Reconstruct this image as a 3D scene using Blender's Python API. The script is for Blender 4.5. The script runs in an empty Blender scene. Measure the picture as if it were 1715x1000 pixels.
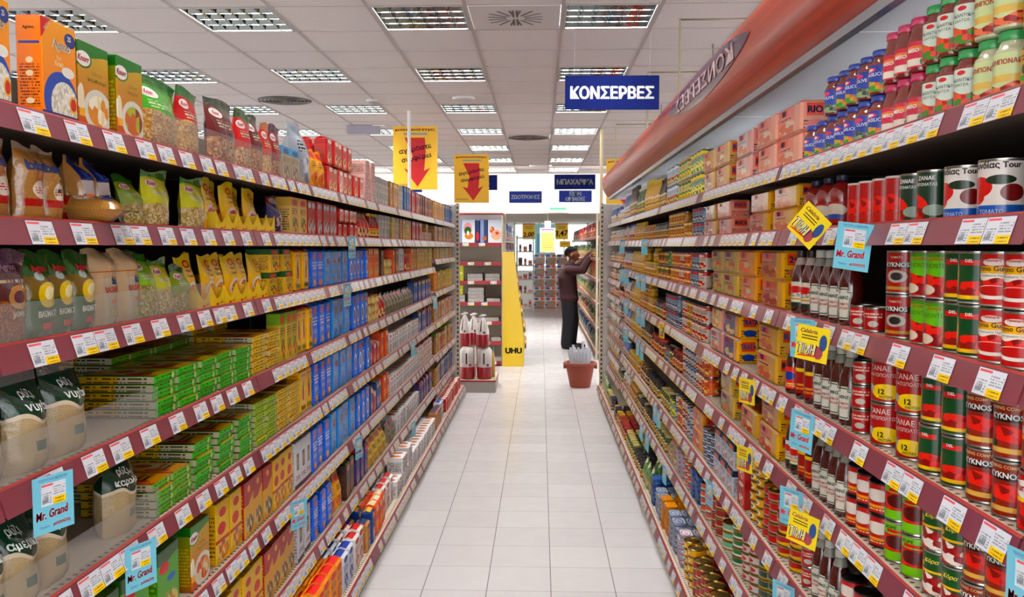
import bpy, bmesh, math, random
from mathutils import Vector, Matrix
R = random.Random(11)
PI = math.pi
scene = bpy.context.scene
COL = scene.collection
# ---------------------------------------------------------------- camera, world, light, exposure
FPX = 1430.0                      # focal length in pixels of the 1715 px wide frame
CAMZ = 1.60
cam_d = bpy.data.cameras.new('camera'); cam_d.sensor_width = 36.0; cam_d.lens = 36.0 * FPX / 1715.0
cam_d.clip_start = 0.05; cam_d.clip_end = 200
cam = bpy.data.objects.new('camera', cam_d); COL.objects.link(cam)
cam.location = (0, 0, CAMZ)
cam.rotation_euler = (PI / 2 - math.atan(86.0 / FPX), 0, math.atan(47.5 / FPX))
scene.camera = cam
scene.view_settings.view_transform = 'Standard'; scene.view_settings.look = 'None'
scene.view_settings.gamma = 1.0; scene.view_settings.use_curve_mapping = False
scene.view_settings.exposure = 0.0
scene.cycles.max_bounces = 8; scene.cycles.diffuse_bounces = 4; scene.cycles.glossy_bounces = 4
scene.cycles.transparent_max_bounces = 8; scene.cycles.caustics_reflective = False; scene.cycles.caustics_refractive = False
scene.cycles.sample_clamp_indirect = 4.0
wd = bpy.data.worlds.new('daylight'); scene.world = wd; wd.use_nodes = True
wd.node_tree.nodes['Background'].inputs[0].default_value = (0.95, 0.97, 1.0, 1)
wd.node_tree.nodes['Background'].inputs[1].default_value = 3.0
LAMP_W = 182.0                     # each ceiling fitting
CEIL = CAMZ + 1.474
# added unseen area light behind the camera, brightens ceiling and near goods
wl = bpy.data.lights.new('added_rear_fill', 'AREA'); wl.shape = 'RECTANGLE'; wl.size = 9.0; wl.size_y = 2.4
wl.energy = 230; wl.color = (0.93, 0.97, 1.0)
wlo = bpy.data.objects.new('added_rear_fill', wl); COL.objects.link(wlo)
wlo.location = (0, -7.0, 1.5); wlo.rotation_euler = (PI / 2, 0, 0)
# ---------------------------------------------------------------- materials
def lin(h):
    h = h.lstrip('#'); o = []
    for i in (0, 2, 4):
        c = int(h[i:i + 2], 16) / 255.0
        o.append(c / 12.92 if c <= 0.04045 else ((c + 0.055) / 1.055) ** 2.4)
    return (o[0], o[1], o[2], 1.0)
_mats = {}
def mat(name, col='#808080', rough=.5, metal=0., coat=0., alpha=1., emit=0., spec=.5):
    if name in _mats: return _mats[name]
    m = bpy.data.materials.new(name); m.use_nodes = True
    p = m.node_tree.nodes['Principled BSDF']
    p.inputs['Base Color'].default_value = lin(col)
    p.inputs['Roughness'].default_value = rough; p.inputs['Metallic'].default_value = metal
    p.inputs['Specular IOR Level'].default_value = spec
    p.inputs['Coat Weight'].default_value = coat; p.inputs['Coat Roughness'].default_value = .08
    p.inputs['Alpha'].default_value = alpha
    if emit:
        p.inputs['Emission Color'].default_value = lin(col); p.inputs['Emission Strength'].default_value = emit
    _mats[name] = m
    return m
def pl(h):
    c = lin(h); l = .3 * c[0] + .6 * c[1] + .1 * c[2]
    return tuple(min(1., 1.12 * min(1., max(0., l + (v - l) * 1.28)) ** 1.27) for v in c[:3]) + (1.0,)
def ink(h): return mat('ink_' + h.lstrip('#'), h, .45, spec=.35)
class NB:
    def __init__(s, m):
        s.nt = m.node_tree; s.p = s.nt.nodes['Principled BSDF']
    def node(s, t, **kw):
        n = s.nt.nodes.new(t)
        for k, v in kw.items(): setattr(n, k, v)
        return n
    def set(s, sock, v):
        if isinstance(v, bpy.types.NodeSocket): s.nt.links.new(v, sock)
        elif v is not None: sock.default_value = v
    def math(s, op, a, b=None, c=None):
        n = s.node('ShaderNodeMath', operation=op)
        s.set(n.inputs[0], a); s.set(n.inputs[1], b); s.set(n.inputs[2], c)
        return n.outputs[0]
    def vec(s, op, a, b=None, c=None, out=0):
        n = s.node('ShaderNodeVectorMath', operation=op)
        s.set(n.inputs[0], a); s.set(n.inputs[1], b)
        if c is not None: s.set(n.inputs[2], c)
        return n.outputs[out]
    def mix(s, f, a, b):
        n = s.node('ShaderNodeMix', data_type='RGBA')
        s.set(n.inputs[0], f); s.set(n.inputs[6], a); s.set(n.inputs[7], b)
        return n.outputs[2]
    def ramp(s, f, stops, const=True):
        n = s.node('ShaderNodeValToRGB'); r = n.color_ramp
        if const: r.interpolation = 'CONSTANT'
        while len(r.elements) < len(stops): r.elements.new(.5)
        for e, (p, c) in zip(r.elements, stops): e.position = p; e.color = c
        s.set(n.inputs[0], f); return n.outputs[0]
def art(name, base, layers=(), grad=None, rough=.38, coat=.0, bump=0.):
    """printed packaging: flat printed shapes in the label's own UV square"""
    m = mat('print_' + name, base, rough, coat=coat, spec=.4); m.node_tree.nodes['Principled BSDF'].inputs['Base Color'].default_value = pl(base)
    nb = NB(m)
    tc = nb.node('ShaderNodeTexCoord'); uv = tc.outputs['UV']
    sp = nb.node('ShaderNodeSeparateXYZ'); nb.set(sp.inputs[0], uv); u, v = sp.outputs[0], sp.outputs[1]
    col = nb.mix(v, pl(grad), pl(base)) if grad else pl(base)
    def fill(f):
        if isinstance(f, str): return pl(f)
        _, sc, a, b, c = f
        vo = nb.node('ShaderNodeTexVoronoi', voronoi_dimensions='2D'); nb.set(vo.inputs['Vector'], uv); vo.inputs['Scale'].default_value = sc
        s2 = nb.node('ShaderNodeSeparateColor'); nb.set(s2.inputs[0], vo.outputs['Color'])
        return nb.ramp(s2.outputs[0], [(0, pl(a)), (.4, pl(b)), (.72, pl(c))])
    def rect(u0, v0, u1, v1):
        return nb.math('MULTIPLY', nb.math('COMPARE', u, (u0 + u1) / 2, abs(u1 - u0) / 2), nb.math('COMPARE', v, (v0 + v1) / 2, abs(v1 - v0) / 2))
    for L in layers:
        k = L[0]; f = fill(L[-1])
        if k == 'r': ms = rect(*L[1:5])
        elif k in 'eo':
            cu, cv, ru, rv = L[1:5]
            d = nb.vec('LENGTH', nb.vec('MULTIPLY_ADD', uv, (1 / ru, 1 / rv, 0), (-cu / ru, -cv / rv, 0)), out=1)
            ms = nb.math('LESS_THAN', d, 1.0) if k == 'e' else nb.math('COMPARE', d, 1.0, .09)
        elif k == 'd':
            ms = nb.math('GREATER_THAN', nb.vec('DOT_PRODUCT', uv, (L[1], L[2], 0), out=1), L[3])
        elif k in 'wW':
            wv = nb.math('MULTIPLY_ADD', nb.math('SINE', nb.math('MULTIPLY', u, L[3])), L[2], L[1])
            ms = nb.math('GREATER_THAN' if k == 'w' else 'LESS_THAN', v, wv)
        elif k == 't':
            n = L[5]; vn = nb.math('MULTIPLY', v, n / abs(L[4] - L[2]))
            no = nb.node('ShaderNodeTexWhiteNoise', noise_dimensions='2D')
            cb = nb.node('ShaderNodeCombineXYZ')
            nb.set(cb.inputs[0], nb.math('FLOOR', nb.math('MULTIPLY', u, 42.0))); nb.set(cb.inputs[1], nb.math('FLOOR', vn)); nb.set(no.inputs[0], cb.outputs[0])
            ms = nb.math('MULTIPLY', nb.math('MULTIPLY', rect(*L[1:5]), nb.math('LESS_THAN', nb.math('FRACT', vn), .55)), nb.math('GREATER_THAN', no.outputs[0], .3))
        elif k == 'n':
            no = nb.node('ShaderNodeTexNoise', noise_dimensions='2D'); nb.set(no.inputs['Vector'], uv); no.inputs['Scale'].default_value = L[1]
            ms = nb.math('GREATER_THAN', no.outputs[0], L[2])
        col = nb.mix(ms, col, f)
    if isinstance(col, bpy.types.NodeSocket): nb.set(nb.p.inputs['Base Color'], col)
    if bump:
        no = nb.node('ShaderNodeTexNoise'); nb.set(no.inputs['Vector'], tc.outputs['Object']); no.inputs['Scale'].default_value = 22; no.inputs['Detail'].default_value = 3
        b = nb.node('ShaderNodeBump'); b.inputs['Strength'].default_value = bump; b.inputs['Distance'].default_value = .012
        nb.set(b.inputs['Height'], no.outputs[0]); nb.set(nb.p.inputs['Normal'], b.outputs[0])
    return m
# ---------------------------------------------------------------- mesh building
class MB:
    def __init__(s): s.v = []; s.f = []; s.m = []; s.s = []; s.uv = []
    def face(s, idx, m=0, sm=False, uv=None):
        s.f.append(tuple(idx)); s.m.append(m); s.s.append(sm); s.uv.append(uv or [(0.5, 0.5)] * len(idx))
    def poly(s, pts, m=0, sm=False, uv=None):
        b = len(s.v); s.v += [tuple(p) for p in pts]; s.face(range(b, b + len(pts)), m, sm, uv)
    def box(s, x0, x1, y0, y1, z0, z1, m=(0, 0, 0), b=0.0):
        if isinstance(m, int): m = (m, m, m)
        lo = (x0, y0, z0); hi = (x1, y1, z1); b = min(b, (x1 - x0) * .45, (y1 - y0) * .45, (z1 - z0) * .45)
        c = Vector(((x0 + x1) / 2, (y0 + y1) / 2, (z0 + z1) / 2)); base = len(s.v); key = {}
        def V(a, sg):
            k = (a, sg)
            if b == 0: k = ('x', sg)
            if k not in key:
                p = []
                for i in range(3):
                    q = hi[i] if sg[i] > 0 else lo[i]
                    if b and i != a: q -= b * sg[i]
                    p.append(q)
                key[k] = len(s.v); s.v.append(tuple(p))
            return key[k]
        def add(ix, mi, uv=None):
            p = [Vector(s.v[i]) for i in ix]
            n = (p[1] - p[0]).cross(p[2] - p[0])
            if n.dot(sum(p, Vector()) / len(p) - c) < 0:
                ix = ix[::-1]; uv = uv[::-1] if uv else None
            s.face(ix, mi, False, uv)
        w = [max(hi[i] - lo[i], 1e-6) for i in range(3)]
        for a in range(3):
            i, j = [(1, 2), (0, 2), (0, 1)][a]
            for sg in (-1, 1):
                q = []
                for (p, r) in ((-1, -1), (1, -1), (1, 1), (-1, 1)):
                    t = [0, 0, 0]; t[a] = sg; t[i] = p; t[j] = r; q.append(V(a, tuple(t)))
                uv = [((s.v[k][i] - lo[i]) / w[i], (s.v[k][j] - lo[j]) / w[j]) for k in q]
                if (a == 1 and sg > 0) or (a == 0 and sg < 0): uv = [(1 - U, W) for U, W in uv]
                add(q, m[1] if a == 0 else m[0] if a == 1 else m[2], uv)
        if b:
            for a, a2 in ((0, 1), (0, 2), (1, 2)):
                o = 3 - a - a2
                for s1 in (-1, 1):
                    for s2 in (-1, 1):
                        t = [0, 0, 0]; t[a] = s1; t[a2] = s2; q = []
                        for ax, oo in ((a, -1), (a, 1), (a2, 1), (a2, -1)):
                            t[o] = oo; q.append(V(ax, tuple(t)))
                        uv = [((s.v[k][0] - lo[0]) / w[0], (s.v[k][2] - lo[2]) / w[2]) for k in q]
                        add(q, m[0] if a2 == 1 else m[1] if a == 0 and a2 == 2 and False else m[0], uv)
            for sx in (-1, 1):
                for sy in (-1, 1):
                    for sz in (-1, 1):
                        t = (sx, sy, sz); add([V(0, t), V(1, t), V(2, t)], m[0], [(.5, .5)] * 3)
    def lathe(s, prof, seg=20, mats=0, vr=None, cap=True, center=(0, 0, 0), sx=1., sy=1.):
        b = len(s.v); n = len(prof)
        z0, z1 = vr or (prof[0][1], prof[-1][1])
        for r, z in prof:
            for i in range(seg):
                a = 2 * PI * i / seg
                s.v.append((center[0] - sx * r * math.cos(a), center[1] - sy * r * math.sin(a), center[2] + z))
        for j in range(n - 1):
            mi = mats if isinstance(mats, int) else mats[j]
            for i in range(seg):
                k = (i + 1) % seg
                u0 = (i % (seg // 2)) / (seg / 2); u1 = u0 + 2.0 / seg
                va = (prof[j][1] - z0) / max(z1 - z0, 1e-6); vb = (prof[j + 1][1] - z0) / max(z1 - z0, 1e-6)
                s.face((b + j * seg + i, b + j * seg + k, b + (j + 1) * seg + k, b + (j + 1) * seg + i), mi, True, [(u0, va), (u1, va), (u1, vb), (u0, vb)])
        if cap:
            m0 = mats if isinstance(mats, int) else mats[0]; m1 = mats if isinstance(mats, int) else mats[-1]
            if prof[0][0] > 1e-4: s.face([b + i for i in range(seg)][::-1], m0, False)
            if prof[-1][0] > 1e-4: s.face([b + (n - 1) * seg + i for i in range(seg)], m1, False)
    def grid(s, fn, nu, nv, m=0, flip=False, uvf=None, sm=True):
        b = len(s.v)
        for j in range(nv + 1):
            for i in range(nu + 1): s.v.append(tuple(fn(i / nu, j / nv)))
        for j in range(nv):
            for i in range(nu):
                q = [(i, j), (i + 1, j), (i + 1, j + 1), (i, j + 1)]
                if flip: q = q[::-1]
                uv = [(a / nu, c / nv) if uvf is None else uvf(a / nu, c / nv) for a, c in q]
                s.face([b + c * (nu + 1) + a for a, c in q], m, sm, uv)
    def tube(s, pts, r, seg=8, m=0):
        ps = [Vector(p) for p in pts]; b = len(s.v)
        for k, p in enumerate(ps):
            d = (ps[min(k + 1, len(ps) - 1)] - ps[max(k - 1, 0)]).normalized()
            x = d.orthogonal().normalized() if abs(d.z) < .99 else Vector((1, 0, 0)); y = d.cross(x)
            rr = r[k] if isinstance(r, (list, tuple)) else r
            for i in range(seg):
                a = 2 * PI * i / seg; q = p + x * rr * math.cos(a) + y * rr * math.sin(a); s.v.append(tuple(q))
        for k in range(len(ps) - 1):
            for i in range(seg):
                j = (i + 1) % seg; s.face((b + k * seg + i, b + k * seg + j, b + (k + 1) * seg + j, b + (k + 1) * seg + i), m, True)
        s.face([b + i for i in range(seg)][::-1], m); s.face([b + (len(ps) - 1) * seg + i for i in range(seg)], m)
    def xform(s, M, start=0):
        for i in range(start, len(s.v)): s.v[i] = tuple(M @ Vector(s.v[i]))
        return s
    def mesh(s, name, mats):
        me = bpy.data.meshes.new(name); me.from_pydata(s.v, [], s.f)
        for m in mats: me.materials.append(m)
        me.polygons.foreach_set('material_index', s.m); me.polygons.foreach_set('use_smooth', s.s)
        ul = me.uv_layers.new(name='UVMap'); ul.data.foreach_set('uv', [c for f in s.uv for p in f for c in p])
        if any(s.s): me.set_sharp_from_angle(angle=math.radians(42))
        me.update(); return me
def obj(name, mb, mats, parent=None, link=True):
    o = bpy.data.objects.new(name, mb.mesh(name, mats if isinstance(mats, (list, tuple)) else [mats]))
    if link: COL.objects.link(o)
    if parent: o.parent = parent
    return o
def empty(name, loc=(0, 0, 0), rz=0, link=True):
    o = bpy.data.objects.new(name, None); o.location = loc; o.rotation_euler = (0, 0, rz); o.empty_display_size = .1
    if link: COL.objects.link(o)
    return o
def tag(o, label=None, cat=None, group=None, kind=None):
    if label: o['label'] = label
    if cat: o['category'] = cat
    if group: o['group'] = group
    if kind: o['kind'] = kind
    return o
# lettering -> flat geometry
_tg = {}
def text_geo(t, bold=.0):
    bold = .011 if bold else .0
    k = (t, bold)
    if k not in _tg:
        cu = bpy.data.curves.new('lettering', 'FONT'); cu.body = t; cu.size = 1; cu.offset = bold; cu.resolution_u = 2
        o = bpy.data.objects.new('lettering', cu); COL.objects.link(o); bpy.context.view_layer.update()
        me = o.evaluated_get(bpy.context.evaluated_depsgraph_get()).to_mesh()
        vs = [(v.co.x, v.co.y) for v in me.vertices]; fs = [tuple(p.vertices) for p in me.polygons]
        bpy.data.objects.remove(o); bpy.data.curves.remove(cu)
        x0 = min(v[0] for v in vs); x1 = max(v[0] for v in vs); y0 = min(v[1] for v in vs); y1 = max(v[1] for v in vs)
        _tg[k] = ([(v[0] - (x0 + x1) / 2, v[1] - (y0 + y1) / 2) for v in vs], fs, x1 - x0, y1 - y0)
    return _tg[k]
def put_text(mb, t, fn, cx, cy, h, m, w=None, bold=.02, rot=0., shear=0., mirror=False):
    if bold > .012:
        d = bold * .9 * h
        for ox, oy in ((-d, -d * .5), (d, -d * .5), (0, d * .6)): put_text(mb, t, fn, cx + ox, cy + oy, h, m, w, .011, rot, shear, mirror)
        return
    """fn maps (x, y) metres on the printed face to a 3D point; the text block is h tall and at most w wide"""
    vs, fs, W, H = text_geo(t, bold); s = h / H; sx = s if not w else min(s, w / W)
    if w and w < 0: sx = -w / W
    b = len(mb.v); ca, sa = math.cos(rot), math.sin(rot)
    for x, y in vs:
        x = x * sx + shear * y * s; y = y * s
        if mirror: x = -x
        x, y = x * ca - y * sa, x * sa + y * ca
        mb.v.append(tuple(fn(cx + x, cy + y)))
    for f in fs: mb.face([b + i for i in (f if not mirror else f[::-1])], m)
def put_poly(mb, pts, fn, m, flip=False):
    mb.poly([fn(x, y) for x, y in (pts[::-1] if flip else pts)], m)
# ---------------------------------------------------------------- the room
def floor_mat():
    m = mat('floor_tiles', '#d8d2ce', .2, spec=.5); nb = NB(m)
    tc = nb.node('ShaderNodeTexCoord'); sp = nb.node('ShaderNodeSeparateXYZ'); nb.set(sp.inputs[0], tc.outputs['Object'])
    def gr(s, off, w):
        f = nb.math('FRACT', nb.math('MULTIPLY', nb.math('SUBTRACT', s, off - .15), 1 / .3))
        return nb.math('COMPARE', f, .5, w)
    gx = gr(sp.outputs[0], .052, .0062); gy = gr(sp.outputs[1], 4.19, .0058)
    cb = nb.node('ShaderNodeCombineXYZ')
    nb.set(cb.inputs[0], nb.math('FLOOR', nb.math('MULTIPLY', nb.math('SUBTRACT', sp.outputs[0], .052), 1 / .3)))
    nb.set(cb.inputs[1], nb.math('FLOOR', nb.math('MULTIPLY', nb.math('SUBTRACT', sp.outputs[1], 4.19), 1 / .3)))
    wn = nb.node('ShaderNodeTexWhiteNoise', noise_dimensions='2D'); nb.set(wn.inputs[0], cb.outputs[0])
    no = nb.node('ShaderNodeTexNoise'); nb.set(no.inputs['Vector'], tc.outputs['Object']); no.inputs['Scale'].default_value = 9; no.inputs['Detail'].default_value = 4
    base = nb.mix(nb.math('MULTIPLY_ADD', wn.outputs[0], .5, nb.math('MULTIPLY', no.outputs[0], .5)), lin('#c9c5c4'), lin('#d8d4d2'))
    c = nb.mix(gy, base, lin('#8a827c')); c = nb.mix(gx, c, lin('#5c5550'))
    nb.set(nb.p.inputs['Base Color'], c)
    g = nb.math('MAXIMUM', gx, gy)
    nb.set(nb.p.inputs['Roughness'], nb.math('MULTIPLY_ADD', g, .5, nb.math('MULTIPLY_ADD', no.outputs[0], .16, .14)))
    return m
mb = MB(); mb.box(-12, 12, -8, 26, -.1, 0)
tag(obj('floor', mb, floor_mat()), 'pale glossy square tiled shop floor', 'floor', kind='structure')

CX0, CY0 = .137, 5.28                      # one crossing of the ceiling grid, 0.6 m pitch
LX = [.437 + 1.2 * k for k in range(-4, 4)]; LY = [5.58 + 1.8 * k for k in range(-4, 7)]
VENTS = [(-.163, 5.58, 'slot'), (-.163, 11.58, 'round'), (-2.563, 8.58, 'round')]
def tile_mat():
    m = mat('ceiling_tile', '#d3c6c3', .9, spec=.1); nb = NB(m)
    tc = nb.node('ShaderNodeTexCoord'); no = nb.node('ShaderNodeTexNoise'); nb.set(no.inputs['Vector'], tc.outputs['Object'])
    no.inputs['Scale'].default_value = 120; no.inputs['Detail'].default_value = 2
    nb.set(nb.p.inputs['Base Color'], nb.mix(nb.math('GREATER_THAN', no.outputs[0], .6), lin('#ece3df'), lin('#ded3cf')))
    return m
TILE = tile_mat(); TBAR = mat('ceiling_tee_bar', '#b5aaa6', .5)
mb = MB()
holes = {(round((x - .3 - CX0) / .6), round((y - .3 - CY0) / .6)) for x in LX for y in LY} | {(round((x - .3 - CX0) / .6), round((y - .3 - CY0) / .6)) for x, y, _ in VENTS}
IX = range(-16, 15); IY = range(-14, 20)
for i in IX:
    for j in IY:
        if (i, j) in holes: continue
        x, y = CX0 + .6 * i, CY0 + .6 * j
        mb.poly([(x, y, CEIL), (x, y + .6, CEIL), (x + .6, y + .6, CEIL), (x + .6, y, CEIL)], 0)
X0, X1, Y0, Y1 = CX0 + .6 * IX[0], CX0 + .6 * (IX[-1] + 1), CY0 + .6 * IY[0], CY0 + .6 * (IY[-1] + 1)
for i in list(IX) + [IX[-1] + 1]: mb.box(CX0 + .6 * i - .011, CX0 + .6 * i + .011, Y0, Y1, CEIL - .004, CEIL + .02, 1)
for j in list(IY) + [IY[-1] + 1]: mb.box(X0, X1, CY0 + .6 * j - .009, CY0 + .6 * j + .009, CEIL - .003, CEIL + .02, 1)
tag(obj('ceiling', mb, [TILE, TBAR]), 'suspended ceiling of pale square tiles on a metal grid', 'ceiling', kind='structure')

# recessed fittings with mirror louvres
MIRROR = mat('louvre_mirror', '#aab4b4', .06, 1.0); HOUS = mat('fitting_housing', '#b4b0ac', .5)
TUBE = mat('fluorescent_tube', '#f6fbff', .4, emit=3.0)
fr = MB(); h = .288
for a, b, c, d in ((-h, -h + .014, -h, h), (h - .014, h, -h, h), (-h, h, -h, -h + .014), (-h, h, h - .014, h)):
    fr.box(a, b, c, d, -.006, .002)
fr.box(-h, h, -h, h, .115, .125)
for a, b, c, d in ((-h, -h + .004, -h, h), (h - .004, h, -h, h), (-h, h, -h, -h + .004), (-h, h, h - .004, h)): fr.box(a, b, c, d, 0, .12)
lo = MB(); q = h - .014
def blade(p0, p1, w, z0, z1):
    (x0, y0), (x1, y1) = p0, p1; nx, ny = (w, 0) if x0 == x1 else (0, w)
    n = 4; prof = [(.06 + .94 * (k / n) ** .85, z0 + (z1 - z0) * k / n) for k in range(n + 1)]
    for sg in (-1, 1):
        for k in range(n):
            (wa, za), (wb, zb) = prof[k], prof[k + 1]
            lo.poly([(x0 + sg * nx * wa, y0 + sg * ny * wa, za), (x1 + sg * nx * wa, y1 + sg * ny * wa, za),
                     (x1 + sg * nx * wb, y1 + sg * ny * wb, zb), (x0 + sg * nx * wb, y0 + sg * ny * wb, zb)], 0, True)
for k in range(5): y = -q + 2 * q * k / 4; blade((-q, y), (q, y), .055, .002, .066)
for k in range(7): x = -q + 2 * q * k / 6; blade((x, -q), (x, q), .022, .002, .058)
tu = MB()
for k in range(4): tu.tube([(-q + .02, -q + 2 * q * (k + .5) / 4, .092), (q - .02, -q + 2 * q * (k + .5) / 4, .092)], .011, 8)
ORD = 'zeroth first second third fourth fifth sixth seventh eighth ninth tenth eleventh twelfth thirteenth fourteenth fifteenth sixteenth seventeenth eighteenth nineteenth twentieth'.split()
def ordn(n):
    if n <= 20: return ORD[n]
    t = {2: 'twenty', 3: 'thirty', 4: 'forty', 5: 'fifty', 6: 'sixty', 7: 'seventy', 8: 'eighty', 9: 'ninety'}
    if n < 100: return (t[n // 10][:-1] + 'ieth') if n % 10 == 0 else t[n // 10] + '-' + ORD[n % 10]
    return str(n) + 'th'
protos = (obj('frame', fr, HOUS, link=False), obj('louvre', lo, MIRROR, link=False), obj('tube', tu, TUBE, link=False))
lamp = bpy.data.lights.new('fluorescent_light', 'AREA'); lamp.shape = 'SQUARE'; lamp.size = .54; lamp.energy = LAMP_W; lamp.color = (1.0, .985, .962)
lamp_mid = lamp.copy(); lamp_mid.energy = LAMP_W * 1.8; lamp_far = lamp.copy(); lamp_far.energy = LAMP_W * 4
for j, y in enumerate(LY):
    for i, x in enumerate(LX):
        t = empty('ceiling_light', (x, y, CEIL))
        tag(t, 'recessed ceiling light with mirror louvre, %s row of lights, %s column' % (ordn(j + 1), ordn(i + 1)), 'ceiling light', 'recessed ceiling lights')
        for p in protos:
            c = p.copy(); COL.objects.link(c); c.parent = t
        l = bpy.data.objects.new('fluorescent_light', lamp_far if y > 15 else lamp_mid if y > 11 else lamp); COL.objects.link(l); l.parent = t; l.location = (0, 0, .075)
# air diffusers
for n, (x, y, k) in enumerate(VENTS):
    t = empty('air_diffuser', (x, y, CEIL))
    p = MB(); p.box(-.285, .285, -.285, .285, -.006, .01, 0, .004)
    obj('panel', p, mat('diffuser_panel', '#d9d2cf', .45), t)
    s = MB(); dk = mat('diffuser_slot', '#4e463f' if k == 'slot' else '#b8b0aa', .6)
    if k == 'slot':
        for q in range(16):
            a = 2 * PI * (q + .5) / 16; ca, sa = math.cos(a), math.sin(a); r0, r1 = .06, .16 + .05 * (abs(ca) + abs(sa) - 1) * 2
            w = .007; s.poly([(r0 * ca - w * sa, r0 * sa + w * ca, -.0068), (r1 * ca - w * sa, r1 * sa + w * ca, -.0068), (r1 * ca + w * sa, r1 * sa - w * ca, -.0068), (r0 * ca + w * sa, r0 * sa - w * ca, -.0068)], 0)
        for dx in (-.012, .012):
            for dy in (-.1, .1): s.box(dx - .006, dx + .006, dy - .075, dy + .075, -.0078, -.006)
        tag(t, 'square ceiling air diffuser panel with radiating dark slots', 'air diffuser')
    else:
        for q in range(6):
            r = .06 + .036 * q; s.lathe([(r, -.009), (r + .018, -.016 + .001 * q), (r + .026, -.007)], 32, 0, cap=False)
        s.lathe([(.001, -.02), (.035, -.018), (.045, -.008)], 20, 0)
        for q in range(4): s.xform(Matrix.Rotation(0, 4, 'Z')); a = PI * q / 4; s.box(-.27, .27, -.003, .003, -.019, -.014)
        tag(t, 'round ringed ceiling air diffuser ' + ('in the middle of the ceiling, beyond the slotted one' if n == 1 else 'above the pasta shelves'), 'air diffuser')
    obj('slots', s, dk, t)
# round speaker, smoke detector, emergency light on the ceiling
m_w = mat('white_plastic', '#d5d0cb', .4); m_g = mat('grey_plastic', '#9a9492', .5)
mb = MB(); mb.lathe([(.001, -.035), (.07, -.034), (.105, -.022), (.115, 0)], 28)
o = obj('ceiling_speaker', mb, m_w); o.location = (-.76, 8.52, CEIL); tag(o, 'small round white dome speaker on the ceiling', 'speaker')
t = empty('smoke_detector', (-1.69, 8.62, CEIL)); mb = MB(); mb.lathe([(.06, -.02), (.062, 0)], 24); obj('base', mb, m_w, t)
mb = MB(); mb.lathe([(.001, -.058), (.03, -.056), (.045, -.035), (.047, -.02)], 24); obj('sensor', mb, m_g, t)
tag(t, 'small round smoke detector on the ceiling grid', 'smoke detector')
t = empty('emergency_light', (-2.15, 10.4, CEIL)); mb = MB(); mb.box(-.2, .2, -.05, .05, -.1, 0, 0, .008); obj('body', mb, mat('emergency_body', '#9c96a6', .4), t)
mb = MB(); mb.box(.12, .26, -.053, .053, -.012, -.002, 0); obj('lens', mb, mat('emergency_lens', '#f6f4ee', .3), t)
tag(t, 'grey box emergency light fixed under the ceiling', 'emergency light')

# added light strips before the bulkhead, put in to brighten it
for k, x in enumerate((-5.4, -1.8, 1.8, 5.4)):
    t = empty('added_wall_light', (x, 15.45, CEIL)); mb = MB(); mb.box(-1.6, 1.6, -.03, .03, -.022, 0, 0, .004); obj('housing', mb, HOUS, t)
    wlp = bpy.data.lights.new('added_wall_lamp', 'AREA'); wlp.shape = 'RECTANGLE'; wlp.size = 3.2; wlp.size_y = .05; wlp.energy = 48; wlp.color = (1., .985, .96)
    l = bpy.data.objects.new('added_wall_lamp', wlp); COL.objects.link(l); l.parent = t; l.location = (0, .035, -.03); l.rotation_euler = (math.radians(68), 0, 0)
    tag(t, 'slim white added wall light under the ceiling, %s across' % ordn(k + 1), 'added light', 'added wall lights')
# bulkhead, lower ceiling and the far wall with its window
WALL = mat('wall_paint', '#f2efe9', .8); LOWC = mat('lower_ceiling_paint', '#cfc3b4', .8)
mb = MB(); mb.box(-9.4, 9.4, 17.30, 17.45, 2.28, CEIL + .06)
tag(obj('wall_bulkhead', mb, WALL), 'bright white bulkhead wall across the far end', 'wall', kind='structure')
mb = MB(); mb.box(-9.4, 9.4, 17.45, 24.4, 2.28, 2.34)
tag(obj('ceiling_lower', mb, LOWC), 'lower beige ceiling beyond the bulkhead', 'ceiling', kind='structure')
mb = MB(); mb.box(-9.4, -.75, 24.2, 24.35, 0, 2.28); mb.box(1.35, 9.4, 24.2, 24.35, 0, 2.28); mb.box(-.75, 1.35, 24.2, 24.35, 0, .9)
tag(obj('wall_far', mb, WALL), 'white wall behind the far window', 'wall', kind='structure')
mb = MB()
for x in (-.75, -.05, .65, 1.31): mb.box(x, x + .04, 24.22, 24.3, .9, 2.28, 0)
mb.box(-.75, 1.35, 24.22, 24.3, .9, .94, 0); mb.box(-.75, 1.35, 24.22, 24.3, 2.24, 2.28, 0); mb.box(-.75, 1.35, 24.255, 24.265, .94, 2.24, 1)
tag(obj('window_1', mb, [mat('window_frame', '#e6e6e6', .4), mat('window_daylight', '#d8f2fb', .3, emit=1.6)]), 'bright shop window at the far end', 'window', kind='structure')

# ---------------------------------------------------------------- gondolas
CREAM = mat('shelf_cream_enamel', '#cfc2ae', .42); BACK = mat('gondola_back_shaded', '#2a241f', .7)  # back panel colour darkened to stand in for shade inside the shelves
def holes_mat():
    m = mat('shelf_perforated_edge', '#d5c8b4', .42); nb = NB(m)
    tc = nb.node('ShaderNodeTexCoord'); sp = nb.node('ShaderNodeSeparateXYZ'); nb.set(sp.inputs[0], tc.outputs['Object'])
    a = nb.math('SUBTRACT', nb.math('FRACT', nb.math('MULTIPLY', sp.outputs[1], 40.0)), .5)
    b = nb.math('MULTIPLY', nb.math('SUBTRACT', sp.outputs[0], .024), 46.0)
    d = nb.math('ADD', nb.math('MULTIPLY', nb.math('MULTIPLY', a, a), 1.4), nb.math('MULTIPLY', nb.math('MULTIPLY', b, b), 1.0))
    nb.set(nb.p.inputs['Base Color'], nb.mix(nb.math('LESS_THAN', d, .055), lin('#d5c8b4'), lin('#1d1612')))
    return m
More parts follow.
